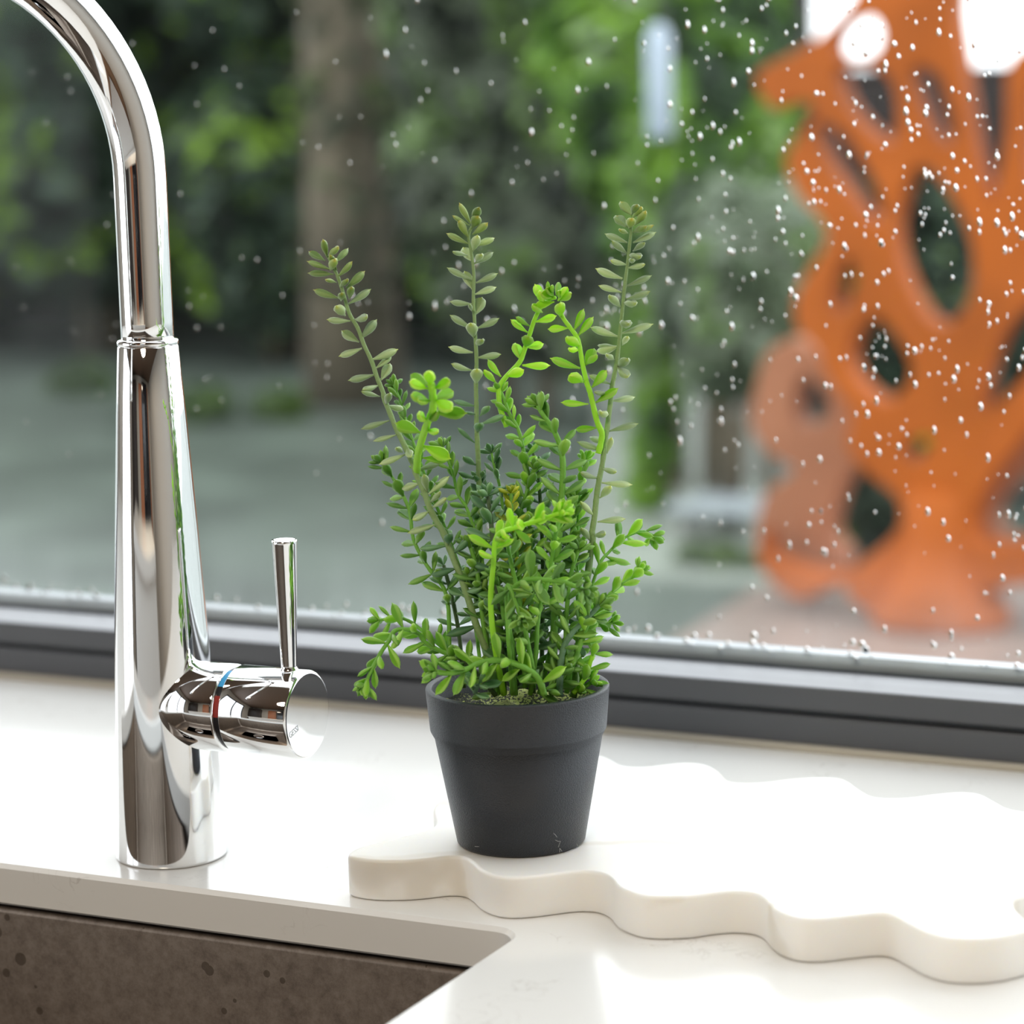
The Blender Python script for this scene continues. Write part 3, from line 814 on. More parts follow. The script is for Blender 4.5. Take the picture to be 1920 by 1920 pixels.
# tall stem on the left
xy = zpath([(1, [(285,620),(330,720),(370,800),(420,950),(480,1150),(560,1290),(620,1450),(690,1600),(740,1750),(800,1900)]), (3, [(480,400),(560,600),(620,750),(720,950),(800,1130),(850,1280),(930,1450),(1000,1650),(1080,1800),(1150,1920)]), (5, [(1240,200),(1350,480),(1430,720),(1500,950),(1580,1150),(1630,1400)])])[::-1]
xy = [(922, 1300)]+xy
s1, p1 = make_stem(withdz(xy, [(0, -.006), (1, .0)]), 7.5, 3.2, SM['sage'])
kL = lambda f: 'olive' if f > .86 else 'sage'
traced(s1, p1, 1, [(270,620,235,455,70),(280,610,375,520,80),(370,660,470,545,75),(250,650,100,570,75),(300,740,345,640,95,1),(270,740,85,660,70),(370,800,510,670,80),(310,790,95,770,80),(330,860,255,830,50),(450,910,625,760,100),(390,900,465,830,70),(340,1020,145,940,90),(400,1030,410,960,70),(480,1010,500,900,75),(470,1060,680,930,90),(440,1170,360,1090,100),(470,1230,275,1215,85),(530,1210,650,1190,90),(585,1390,740,1220,110),(570,1420,410,1330,100),(600,1480,390,1560,85),(690,1590,935,1500,100),(730,1670,880,1560,75),(780,1780,870,1640,105),(720,1730,480,1790,90),(760,1830,610,1880,80),(360,740,300,600,60)], kL, 42)
traced(s1, p1, 3, [(430,380,230,330,80),(500,470,545,350,95),(510,480,690,530,100),(540,650,235,745,90),(620,810,370,885,75),(700,1030,440,1150,95),(690,1010,620,960,70),(740,960,780,1060,90),(870,1200,1110,1130,100),(870,1360,690,1420,110),(980,1480,1210,1290,105),(970,1460,930,1260,90),(1000,1570,1120,1460,85),(1020,1630,1180,1530,90),(990,1670,810,1770,100),(1040,1840,760,1920,100)], 'sage', 46)
traced(s1, p1, 5, [(1160,150,920,160,90),(1210,110,1220,20,100),(1270,200,1410,70,110),(1290,360,1040,430,115),(1370,470,1600,340,100),(1370,640,1220,580,95),(1390,600,1550,570,100),(1440,740,1660,680,100),(1530,940,1200,1060,110),(1430,850,1300,820,60)], 'dark', 46)

# tall stem in the middle
xy = zpath([(1, [(1640,330),(1610,420),(1640,600),(1660,800),(1655,1000),(1665,1200),(1675,1400),(1685,1600),(1680,1750)]), (3, [(1515,300),(1520,500),(1520,700),(1530,900),(1540,1100),(1550,1400),(1560,1700),(1560,1900)])])[::-1]
xy = [(930, 1305), (915, 1200), (905, 1100)]+xy
s2, p2_ = make_stem(withdz(xy, [(0, .006), (1, .016)]), 6.2, 2.8, SM['sage'])
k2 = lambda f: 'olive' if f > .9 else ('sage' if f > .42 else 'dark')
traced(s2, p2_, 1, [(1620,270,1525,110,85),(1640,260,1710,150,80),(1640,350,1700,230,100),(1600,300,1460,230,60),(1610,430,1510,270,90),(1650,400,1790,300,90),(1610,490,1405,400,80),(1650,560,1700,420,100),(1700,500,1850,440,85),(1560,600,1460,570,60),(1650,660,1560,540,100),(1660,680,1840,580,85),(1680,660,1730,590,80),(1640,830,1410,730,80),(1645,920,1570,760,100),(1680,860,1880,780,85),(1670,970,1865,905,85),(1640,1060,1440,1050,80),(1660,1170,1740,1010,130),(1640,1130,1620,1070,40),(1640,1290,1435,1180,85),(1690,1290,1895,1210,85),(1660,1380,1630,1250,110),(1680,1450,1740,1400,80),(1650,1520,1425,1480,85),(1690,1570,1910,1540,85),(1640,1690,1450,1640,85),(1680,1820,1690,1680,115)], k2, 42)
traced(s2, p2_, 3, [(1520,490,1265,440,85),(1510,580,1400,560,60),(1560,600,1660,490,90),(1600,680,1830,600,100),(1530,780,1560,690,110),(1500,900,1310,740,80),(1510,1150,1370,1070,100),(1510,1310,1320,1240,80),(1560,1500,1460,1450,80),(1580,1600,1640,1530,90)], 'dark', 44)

# tall stem on the right
xy = zpath([(2, [(1435,250),(1430,380),(1415,520),(1395,700),(1370,900),(1350,1100),(1330,1300),(1310,1500),(1280,1700),(1250,1850)]), (4, [(1230,300),(1200,550),(1170,750),(1140,1000),(1100,1200),(1070,1400),(1050,1600),(1020,1800)]), (6, [(970,300),(950,420),(900,800),(850,1200),(820,1400),(800,1700)])])[::-1]
xy = [(1074, 1308)]+xy
s3, p3 = make_stem(withdz(xy, [(0, .0), (1, .012)]), 7.5, 3.0, SM['sage'])
k3 = lambda f: 'olive' if f > .93 else 'sage'
traced(s3, p3, 2, [(1440,220,1330,100,95),(1440,210,1490,130,80),(1450,240,1530,150,80),(1470,310,1575,190,90),(1390,330,1290,230,110),(1410,340,1440,260,90),(1450,380,1575,330,85),(1480,390,1640,320,70),(1450,480,1660,385,85),(1400,390,1320,360,60),(1395,480,1190,400,85),(1390,580,1250,470,85),(1450,560,1560,480,70),(1410,600,1520,610,100,1),(1390,690,1240,650,75),(1400,720,1560,690,75),(1350,820,1100,740,100),(1440,670,1440,640,60),(1390,890,1620,800,80),(1340,950,1130,890,75),(1410,1010,1605,950,95),(1360,1050,1475,1060,95,1),(1330,1090,1225,980,95),(1330,1230,1410,1260,110,1),(1310,1370,1050,1290,95),(1340,1340,1630,1255,90),(1350,1450,1400,1370,60),(1310,1460,1115,1520,110),(1300,1470,1120,1460,75),(1270,1590,1200,1540,70),(1310,1650,1400,1590,100),(1300,1660,1400,1750,110),(1240,1820,1040,1740,85)], k3, 44)
traced(s3, p3, 4, [(1220,240,1050,210,80),(1240,310,1495,280,95),(1190,480,1120,440,110),(1210,650,1530,570,100),(1150,870,860,780,95),(1180,780,1000,730,95),(1190,900,1240,730,75),(1130,1070,1290,1110,95,1),(1130,1230,1460,1260,100),(1090,1180,890,1130,95),(1110,1400,1230,1280,105),(1040,1600,890,1450,90),(1080,1670,1385,1640,100),(1040,1820,1165,1810,100,1),(1000,1880,900,1740,95)], 'sage', 48)
traced(s3, p3, 6, [(950,480,830,500,100,1),(940,500,700,510,85),(860,1120,720,1060,90),(800,1300,880,1420,100)], 'dark', 44)

# two lime stems that lean together
xy = zpath([(2, [(720,1000),(650,1020),(580,1090),(520,1200),(470,1350),(420,1500),(370,1620),(240,1760),(180,1870)])])[::-1]
xy = [(950, 800), (938, 765)]+xy
s4, p4 = make_stem(withdz(xy, [(0, .010), (.5, .018), (1, .012)]), 5.5, 3.6, SM['lime'])
traced(s4, p4, 2, [(600,1040,520,880,110),(640,960,640,850,50),(690,1000,580,960,90),(700,990,630,910,80),(720,980,750,860,70),(740,1030,820,900,95),(790,1060,860,960,90),(710,1070,520,1080,75),(600,1050,560,950,100),(690,960,680,890,60),(760,1010,740,940,60),(590,1140,495,1080,90),(450,1330,290,1220,80),(470,1270,340,1190,70),(530,1230,720,1185,90),(430,1460,460,1380,115),(440,1470,595,1450,95),(380,1580,330,1440,115),(400,1640,655,1650,100),(250,1740,410,1700,115),(200,1750,70,1600,90),(110,1790,40,1690,85)], 'lime', 38)
xy = zpath([(2, [(740,1060),(780,1180),(850,1280),(920,1380),(950,1500),(975,1650),(1010,1800)]), (4, [(950,80),(1000,220),(1030,350),(1080,550),(1130,670)])])[::-1]
xy = [(1122, 850), (1127, 828)]+xy
s5, p5 = make_stem(withdz(xy, [(0, .004), (.45, .0), (1, .002)]), 6.2, 3.8, SM['lime'])
traced(s5, p5, 2, [(830,1290,650,1300,85),(890,1310,990,1120,95),(930,1360,1070,1190,95),(950,1460,820,1380,120),(930,1500,850,1490,75),(1000,1640,1080,1490,115),(1010,1630,1105,1550,85),(950,1670,670,1590,105),(980,1800,850,1730,125),(1060,1850,1200,1700,115),(760,1180,760,1060,110)], 'lime', 42)
traced(s5, p5, 4, [(1060,330,1310,180,115),(980,345,680,340,95),(1080,610,840,640,95)], 'lime', 44)

# blurred bright sprig nearest the viewer
xy = zpath([(3, [(1010,240),(1030,380),(1030,520),(980,650),(910,850),(860,1050),(850,1250)])])[::-1]
s6, p6 = make_stem(withdz(xy, [(0, -.001), (.5, -.045), (1, -.075)]), 7, 7, SM['lime'])
traced(s6, p6, 3, [(950,260,790,140,110),(930,300,760,220,110),(1000,260,990,90,120),(1050,290,1230,210,120),(1050,400,1250,330,130),(1060,420,1240,540,150),(1030,560,1400,570,140),(960,430,780,370,120),(950,650,870,590,120),(990,650,1080,560,140),(900,790,620,690,150),(910,930,1220,1080,150),(900,1070,1200,1100,100),(960,760,1090,790,90),(1000,430,850,430,110)], 'lime', 50)

PRI = 0
# remaining sprigs: root -> tip in photo pixels, depth offsets, kinds
SPR = [
    # path, depth (root, tip), stem px (w0,w1), stem mat, leaf kind, L, step, start, ang
    ([(842,1250),(838,1120),(800,1060),(775,1010),(767,955),(740,902),(716,868)], (.0, .012), (4.5, 3.2), 'green', 'mid', 36, 22, .28, 62, 8),
    ([(905,1290),(880,1120),(800,900),(765,800),(750,750),(738,722)], (.01, .03), (4, 2), 'green', 'mid', 27, 15, .45, 52, 8),
    ([(930,1290),(905,1060),(880,965),(858,925),(850,890),(835,850),(830,838)], (.0, .004), (4, 2.6), 'green', 'mid', 33, 20, .35, 58, 7),
    ([(1000,1290),(995,1050),(988,900),(975,815),(955,775),(940,735)], (.004, .014), (5, 3.2), 'green', 'fresh', 33, 18, .34, 60, 9),
    ([(1036,1300),(1042,1100),(1052,950),(1055,860),(1040,810),(1018,778),(1008,760)], (-.004, -.004), (8, 4), 'green', 'mid', 40, 24, .42, 60, 9),
    ([(960,1290),(950,1060),(940,930),(928,880),(922,850)], (.014, .022), (4, 2.5), 'green', 'dark', 31, 17, .4, 62, 8),
    ([(1090,1290),(1082,1080),(1085,950),(1092,890),(1098,862)], (.010, .020), (4, 2.6), 'green', 'fresh', 31, 20, .45, 52, 8),
    ([(985,1290),(975,1090),(962,990),(958,925)], (-.008, -.010), (5, 3), 'green', 'yellow', 30, 17, .35, 60, 9),
    ([(1015,1290),(1018,1060),(1010,900),(1000,850)], (.012, .02), (5, 3), 'dark', 'dark', 36, 20, .2, 66, 7),
    ([(920,1130),(925,1060),(932,1005),(970,988),(1009,976),(1050,962)], (-.03, -.06), (6, 4), 'lime', 'lime', 38, 21, .32, 62, 8),
    ([(1095,1150),(1122,1063),(1142,1035),(1173,1007),(1207,996),(1222,1005)], (.0, .018), (4, 2.4), 'green', 'fresh', 37, 21, .2, 56, 9),
    ([(1080,1230),(1110,1150),(1136,1124),(1157,1102),(1183,1085),(1198,1069)], (-.012, -.012), (6, 3), 'green', 'fresh', 36, 23, .15, 58, 8),
    ([(955,1120),(985,1088),(1019,1087),(1058,1092),(1094,1106)], (-.03, -.052), (5, 4.5), 'green', 'mid', 42, 25, .2, 66, 7),
    ([(950,1100),(965,1125),(972,1148),(978,1160)], (-.035, -.045), (5, 3), 'green', 'mid', 34, 17, .1, 60, 8),
    ([(1049,1306),(1052,1237),(1062,1203),(1078,1181),(1110,1150),(1125,1135)], (-.015, -.016), (7, 4), 'blue', 'mid', 38, 24, .2, 60, 8),
    ([(1075,1300),(1098,1270),(1106,1245),(1112,1225)], (-.01, -.012), (5, 3.5), 'lime', 'fresh', 40, 26, .35, 60, 2),
    ([(1021,1304),(1009,1272),(984,1253),(957,1242),(926,1238),(895,1245),(870,1257),(842,1262),(818,1260)], (-.024, -.040), (6.5, 5), 'green', 'fresh', 42, 24, .1, 62, 9),
    ([(905,1290),(870,1240),(829,1222),(799,1206),(784,1188),(762,1180),(740,1183),(729,1202),(717,1219),(704,1242),(693,1264),(685,1284)], (-.006, -.020), (5, 3.5), 'green', 'fresh', 40, 24, .16, 60, 8),
    ([(880,1270),(830,1215),(791,1182),(770,1166),(748,1158),(729,1160),(712,1163)], (.0, .010), (4, 3), 'green', 'fresh', 38, 26, .3, 60, 8),
    ([(1042,1300),(1040,1220),(1042,1120),(1042,990)], (.004, .004), (6.5, 5), 'blue', 'dark', 40, 30, .15, 62, 5),
    ([(945,1300),(938,1180),(928,1050),(915,930)], (-.01, -.012), (6.5, 4), 'dark', 'dark', 42, 27, .15, 62, 6),
    ([(1000,1300),(1000,1180),(985,1080),(990,1010)], (.014, .018), (5, 4), 'dark', 'mid', 38, 22, .1, 64, 6),
    ([(870,1290),(862,1200),(850,1130),(832,1060)], (.014, .02), (4.5, 4), 'dark', 'dark', 36, 40, .5, 62, 3),
    ([(1040,1150),(1060,1050),(1075,985),(1080,930)], (.004, .006), (5, 4), 'green', 'mid', 36, 20, .1, 62, 7),
    ([(930,1305),(900,1270),(880,1250),(862,1235)], (-.012, -.016), (5, 4), 'dark', 'mid', 36, 20, .1, 60, 6),
    ([(965,1300),(975,1260),(990,1225),(1010,1190)], (.0, -.006), (5, 4), 'dark', 'dark', 38, 19, .1, 60, 6),
    ([(1085,1300),(1092,1292),(1100,1285),(1108,1280)], (-.006, -.006), (5, 4), 'green', 'fresh', 34, 12, .0, 60, 5),
    ([(1010,1300),(1040,1285),(1055,1270),(1062,1255)], (-.012, -.014), (5, 4), 'green', 'mid', 36, 15, .0, 55, 5),
    ([(960,1200),(945,1160),(940,1120),(930,1080)], (-.016, -.02), (5, 4), 'green', 'mid', 38, 18, .0, 62, 7),
    ([(905,1160),(900,1110),(892,1060),(880,1020)], (-.006, -.006), (5, 4), 'green', 'mid', 36, 19, .0, 62, 6),
    ([(1062,1300),(1085,1220),(1105,1170),(1118,1148)], (.008, .012), (5, 4), 'green', 'fresh', 34, 22, .3, 58, 7),
    ([(1010,1150),(1030,1080),(1040,1010),(1052,960)], (-.022, -.035), (5, 4), 'green', 'fresh', 36, 20, .0, 62, 8),
    ([(985,1290),(940,1180),(900,1120),(880,1085)], (.0, .0), (5, 4), 'blue', 'mid', 38, 22, .2, 60, 8),
    ([(1000,1260),(975,1130),(955,1040),(948,1000)], (-.020, -.026), (5, 4), 'green', 'mid', 38, 20, .2, 62, 8),
    ([(1060,1280),(1062,1160),(1070,1080),(1085,1030)], (-.008, -.008), (5, 4), 'green', 'mid', 37, 21, .2, 60, 8),
    ([(960,1100),(968,1000),(985,930),(1000,880)], (.002, .006), (5, 3), 'green', 'mid', 34, 18, .0, 60, 8),
    ([(900,1120),(890,1040),(905,960),(900,900)], (.01, .012), (4, 3), 'green', 'dark', 34, 19, .0, 60, 7),
    ([(1095,1160),(1130,1172),(1148,1168)], (.004, .006), (4, 3), 'green', 'fresh', 32, 16, .2, 56, 7),
    ([(890,1300),(893,1292),(897,1284)], (-.03, -.032), (4, 4), 'blue', 'dark', 36, 14, .0, 66, 2),
]
def plen(P): return sum(math.hypot(a[0]-b[0], a[1]-b[1]) for a, b in zip(P, P[1:]))
for pth, (za, zb_), (w0, w1), sm, lk, L, step, start, ang, ros in SPR:
    n = len(pth)
    pts = [(x, y, za+(zb_-za)*i/(n-1)) for i, (x, y) in enumerate(pth)]
    if pth[0][1] < 1240:                 # root it in the pot
        x, y = pth[0]
        pts = [(x+(975-x)*.45, 1302, za*.4), (x+(975-x)*.15, (1302+y)/2, za*.8)]+pts
        l1, l0 = plen(pts), plen(pth); start = (l1-l0+start*l0)/l1
    st, pa = make_stem(pts, w0, w1, SM[sm])
    auto(st, pa, lk, L, step, start, ang, 2, ros, rk=('yellow' if lk == 'yellow' else None))

# the 300 leaves that show largest are parts of their stems; the rest are one mass
LEAVES.sort(key=lambda q: -q[0])
for _, stem, mw, kind, var in LEAVES[:300]:
    o = bpy.data.objects.new('leaf', LEAF[kind][var]); C.objects.link(o); o.parent = stem; o.matrix_local = mw
VV, FF, A1, A2, A3, MI = [], [], [], [], [], []
kinds_ = list(LM)
for _, stem, mw, kind, var in LEAVES[300:]:
    g, f, al, ac = GEO['leaf_'+kind+str(var)]
    m3 = np.array(mw); b = len(A1)
    VV.append(g @ m3[:3, :3].T+m3[:3, 3]); FF += [tuple(b+i for i in q) for q in f]
    A1 += al; A2 += ac; A3 += [rl.random()]*len(al); MI += [kinds_.index(kind)]*len(f)
me = bpy.data.meshes.new('leaf_mass'); me.from_pydata(np.concatenate(VV).tolist(), [], FF); me.update()
for nm, A in (('along', A1), ('across', A2), ('pick', A3)): me.attributes.new(nm, 'FLOAT', 'POINT').data.foreach_set('value', A)
for k in kinds_: me.materials.append(LM[k])
me.polygons.foreach_set('material_index', MI); me.polygons.foreach_set('use_smooth', [True]*len(FF))
o = bpy.data.objects.new('leaf_mass', me); C.objects.link(o); o.parent = plant; o['kind'] = 'stuff'

# ================================================================== GARDEN
GZ = -.9
M['ground'] = mat('wet_gravel_and_moss', (.08, .10, .083), .4, var=.5, vscale=2.2, spec=.5)
M['terrace'] = mat('wet_pinkish_paving', (.26, .195, .165), .35, var=.2, vscale=2.5, spec=.5)
M['rust'] = mat('orange_rust_metal', (.37, .088, .009), .65, spec=.2, var=.25, vscale=3)
M['rust_pale'] = mat('salmon_rust_metal', (.38, .16, .085), .65, spec=.2, var=.15, vscale=3)
M['fence'] = mat('dark_brown_stained_timber', (.018, .011, .009), .7, var=.3, vscale=4, stretch=(1, 1, 8))
M['bark'] = mat('brown_grey_bark', (.12, .10, .068), .9, var=.4, vscale=4, stretch=(3, 3, .6), bump=.6, bscale=30)
M['pale_wood'] = mat('pale_painted_slat', (.32, .36, .38), .5)
M['concrete'] = mat('grey_concrete', (.42, .44, .41), .8, var=.15, vscale=10)
M['white_plastic'] = mat('pale_tube_surface', (.35, .42, .5), .25)
M['soil_dark'] = mat('dark_bed_soil', (.02, .022, .016), .9)
box('ground', -24, 14, 1.6, 24, GZ-.2, GZ, M['ground'], kind='structure')
g = on(1130, 1090, 2, GZ)
tp = [on(1090, 1320, 2, GZ), on(2400, 1320, 2, GZ), on(2400, 1080, 2, GZ), on(1420, 1110, 2, GZ)]
V = [(p.x, p.y, GZ-.01) for p in tp]+[(p.x, p.y, GZ+.012) for p in tp]
mesh_obj('terrace_paving', V, [(3, 2, 1, 0), (4, 5, 6, 7), (0, 1, 5, 4), (1, 2, 6, 5), (2, 3, 7, 6), (3, 0, 4, 7)], M['terrace'], None, smooth=False, kind='structure')

FM = {
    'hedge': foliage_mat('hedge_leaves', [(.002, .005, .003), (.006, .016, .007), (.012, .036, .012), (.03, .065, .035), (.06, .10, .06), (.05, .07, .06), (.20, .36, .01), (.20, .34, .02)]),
    'bright': foliage_mat('bright_shrub_leaves', [(.02, .04, .022), (.05, .11, .03), (.13, .28, .02), (.22, .40, .03), (.30, .38, .27)]),
    'pale': foliage_mat('pale_grey_green_leaves', [(.04, .06, .035), (.09, .14, .07), (.18, .24, .14), (.34, .40, .32), (.16, .30, .04), (.38, .42, .36)]),
    'mix': foliage_mat('grey_green_shrub_leaves', [(.008, .014, .009), (.03, .042, .025), (.07, .09, .05), (.16, .2, .14), (.14, .26, .02), (.2, .24, .18)]),
    'lawn': foliage_mat('low_green_leaves', [(.015, .035, .01), (.05, .10, .015), (.11, .18, .03)]),
}
def leaf_cloud(rnd, ellipsoids, n, size):
    V, F = [], []
    vols = [e[3]*e[4]*e[5] for e in ellipsoids]; tot = sum(v**.67 for v in vols)
    for e, v in zip(ellipsoids, vols):
        k = int(n*v**.67/tot)
        for _ in range(k):
            d = Vector((rnd.gauss(0, 1), rnd.gauss(0, 1), rnd.gauss(0, 1))).normalized()
            rr = rnd.uniform(.72, 1.05)
            c = Vector((e[0]+d.x*e[3]*rr, e[1]+d.y*e[4]*rr, e[2]+d.z*e[5]*rr))
            if c.z < GZ+.02: continue
            s = size*rnd.uniform(.6, 1.5)
            u = Vector((rnd.gauss(0, 1), rnd.gauss(0, 1), rnd.gauss(0, .6))).normalized()
            nn = (d+Vector((rnd.gauss(0, .5), rnd.gauss(0, .5), rnd.gauss(.4, .5)))).normalized()
            v2 = nn.cross(u).normalized(); u = v2.cross(nn)
            b = len(V)
            V.extend([c-u*s, c+v2*s*.38+nn*s*.1, c+u*s, c-v2*s*.38+nn*s*.1]); F.append((b, b+1, b+2, b+3))
    return V, F
def shrub(name, ell, n, size, fm, label, stems=3, stem_r=.03, group=None, seed=1, core=True, cat='shrub'):
    rnd = random.Random(seed)
    cx = sum(e[0] for e in ell)/len(ell); cyy = sum(e[1] for e in ell)/len(ell)
    t = empty(name, (cx, cyy, GZ), label=label, cat=cat, group=group)
    V, F = leaf_cloud(rnd, ell, n, size)
    mesh_obj('foliage', V, F, fm, t, smooth=False, kind='stuff')
    V, F = [], []
    for i in range(stems):
        e = ell[i % len(ell)]
        x, y = cx+(e[0]-cx)*.4+rnd.uniform(-.05, .05), cyy+(e[1]-cyy)*.4
        v, f = tube([Vector((x, y, GZ-.02)), Vector(((x+e[0])/2, (y+e[1])/2, (GZ+e[2])/2)), Vector((e[0], e[1], e[2]+e[5]*.3))], [stem_r, stem_r*.7, stem_r*.3], 7)
        b = len(V); V += v; F += [tuple(b+k for k in q) for q in f]
    mesh_obj('stem', V, F, M['bark'], t)
    return t
def P2(px, py, y): return on(px, py, 1, y)
# dark hedge along the left, its foot where the paving ends
yh = 9.6
k = 0
ell = []
rnd = random.Random(5)
xl, xr = P2(-500, 400, yh).x, P2(960, 400, yh).x
nH = 4
for h in range(nH):
    xa, xb = xl+(xr-xl)*h/nH, xl+(xr-xl)*(h+1)/nH
    E = []
    for i in range(26):
        E.append((rnd.uniform(xa+.4, xb-.4), yh+.6+rnd.uniform(-.25, .5), GZ+.35+rnd.uniform(0, 3.1), .36, .40, .40))
    lab = (['dark evergreen hedge bush at the far left edge', 'dark green hedge bush left of the faucet neck', 'dark green hedge bush seen behind the faucet neck',
           'dark hedge bush behind the brown tree trunk'])[h]
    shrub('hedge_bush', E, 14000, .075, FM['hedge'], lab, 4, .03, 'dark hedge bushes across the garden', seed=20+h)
box('hedge_backing', xl-5, P2(1500, 400, yh+1.7).x, yh+1.7, yh+1.9, GZ, 3.0, M['soil_dark'], label='dark backing wall added behind the hedge to close gaps and block low sky', cat='wall')  # unseen backing, added dark and tall to cut the sky behind the hedge
# tree trunk
tr = P2(655, 400, 9.0)
tt = empty('tree', (tr.x, 9.0, GZ), label='broad brown-grey tree trunk in front of the hedge, above the leftmost tall stem', cat='tree')
V, F = tube([Vector((tr.x, 9.0, GZ-.05)), Vector((tr.x-.01, 9.0, 0)), Vector((tr.x+.01, 9.0, 1.2)), Vector((tr.x+.05, 9.05, 3))], [.20, .15, .15, .13], 20)
mesh_obj('trunk', V, F, M['bark'], tt)
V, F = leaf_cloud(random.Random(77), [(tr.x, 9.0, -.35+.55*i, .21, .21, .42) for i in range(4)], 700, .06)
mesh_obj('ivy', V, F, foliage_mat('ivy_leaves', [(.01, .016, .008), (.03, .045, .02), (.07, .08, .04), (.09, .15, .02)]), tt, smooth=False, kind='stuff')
# middle and right shrubs
def E_px(L, y, rx=.3, ry=.3, rz=.3):
    out = []
    for px, py, k in L:
        p = P2(px, py, y); out.append((p.x, y, p.z, rx*k, ry*k, rz*k))
    return out
shrub('grey_green_bush', E_px([(880,60,1),(1000,180,1),(900,330,1),(1040,420,1),(1100,120,1),(960,520,.9),(1100,560,.9),(860,-80,1),(1040,-80,1)], 8.7, .32, .3, .30), 6500, .065, FM['mix'], 'loose grey-green bush behind the two inner tall stems', 4, .03, seed=31)
shrub('bright_bush', E_px([(1180,60,1),(1280,40,1),(1340,150,.9),(1230,220,1),(1330,300,.9),(1260,400,.8),(1365,80,.6),(1160,-80,1),(1300,-90,1)], 7.4, .27, .27, .27), 5500, .06, FM['bright'], 'bright green leafy bush to the right of the tallest stems', 4, .025, seed=32)
shrub('pale_bush', E_px([(1350,440,1),(1430,520,1),(1340,560,1),(1410,610,.9),(1470,430,.8),(1360,670,.7)], 6.85, .15, .16, .15), 5000, .05, FM['pale'], 'pale grey-green bush between the plant and the orange sculpture', 4, .02, seed=33)
shrub('lime_shrub', E_px([(1210,640,1),(1235,740,1),(1225,840,.9),(1215,920,.8)], 7.0, .07, .08, .10), 1500, .03, FM['bright'], 'slim lime green shrub just right of the potted plant', 2, .012, seed=34)
shrub('low_shrub', E_px([(1350,1060,1),(1410,1075,1),(1460,1075,.9),(1300,1050,.7)], 6.3, .075, .08, .055), 1500, .022, FM['lawn'], 'low olive green shrub at the foot of the orange sculpture', 2, .01, seed=35)
shrub('rear_shrub', E_px([(1660,660,1),(1760,520,1.1),(1640,960,.9),(1720,420,1),(1600,540,.8),(1900,760,1),(1820,640,1),(2050,620,1.2),(1740,850,.9),(1640,860,.8)], 7.6, .2, .2, .2), 6000, .04, FM['hedge'], 'dark green shrub showing through the openings of the orange sculpture', 3, .02, seed=36)

shrub('round_shrub', E_px([(1632,965,1)], 6.3, .10, .08, .12), 1500, .03, FM['hedge'], 'small dark round shrub behind the foot of the orange sculpture', 1, .01, seed=37)
for i, (px, py, k, lab) in enumerate([(375,790,1,'yellow-green grass tuft on wet ground just right of the faucet column'),(525,785,.8,'yellow-green grass tuft on wet ground above the faucet lever'),(150,740,1,'grass tuft at the hedge foot left of the faucet column')]):
    p = on(px, py, 2, GZ)
    shrub('grass_tuft', [(p.x, p.y, GZ+.04, .13*k, .12*k, .09*k)], 260, .04, FM['lawn'], lab, 1, .01, 'grass tufts before the hedge', seed=50+i, cat='grass')
tp = [on(1090, 1085, 2, GZ), on(1440, 1100, 2, GZ), on(1520, 640, 2, GZ), on(1130, 640, 2, GZ)]
V = [(p.x, p.y, GZ-.01) for p in tp]+[(p.x, p.y, GZ+.008) for p in tp]
mesh_obj('garden_path', V, [(3, 2, 1, 0), (4, 5, 6, 7), (0, 1, 5, 4), (1, 2, 6, 5), (2, 3, 7, 6), (3, 0, 4, 7)], mat('pale_wet_path', (.26, .29, .25), .4, var=.3, vscale=3), None, smooth=False, kind='structure')
# timber fence to the right, boards one by one
yf = 9.2
fn = empty('timber_fence', (P2(1900, 300, yf).x, yf, GZ), label='dark brown horizontal board fence behind the orange sculpture', cat='fence')
fx0, fx1 = P2(1440, 300, yf).x, P2(2900, 300, yf).x
ftop = P2(1850, 122, yf).z
nb = 11; bh = (ftop-GZ)/nb
for i in range(nb):
    bm_obj('board', box_bm(fx0, fx1, yf, yf+.025, GZ+i*bh, GZ+(i+1)*bh-.0005, .006, 1), M['fence'], fn)
for i in range(5):
    x = fx0+(fx1-fx0)*i/4
    bm_obj('post', box_bm(x-.04, x+.04, yf+.026, yf+.1, GZ, ftop+.005), M['fence'], fn)

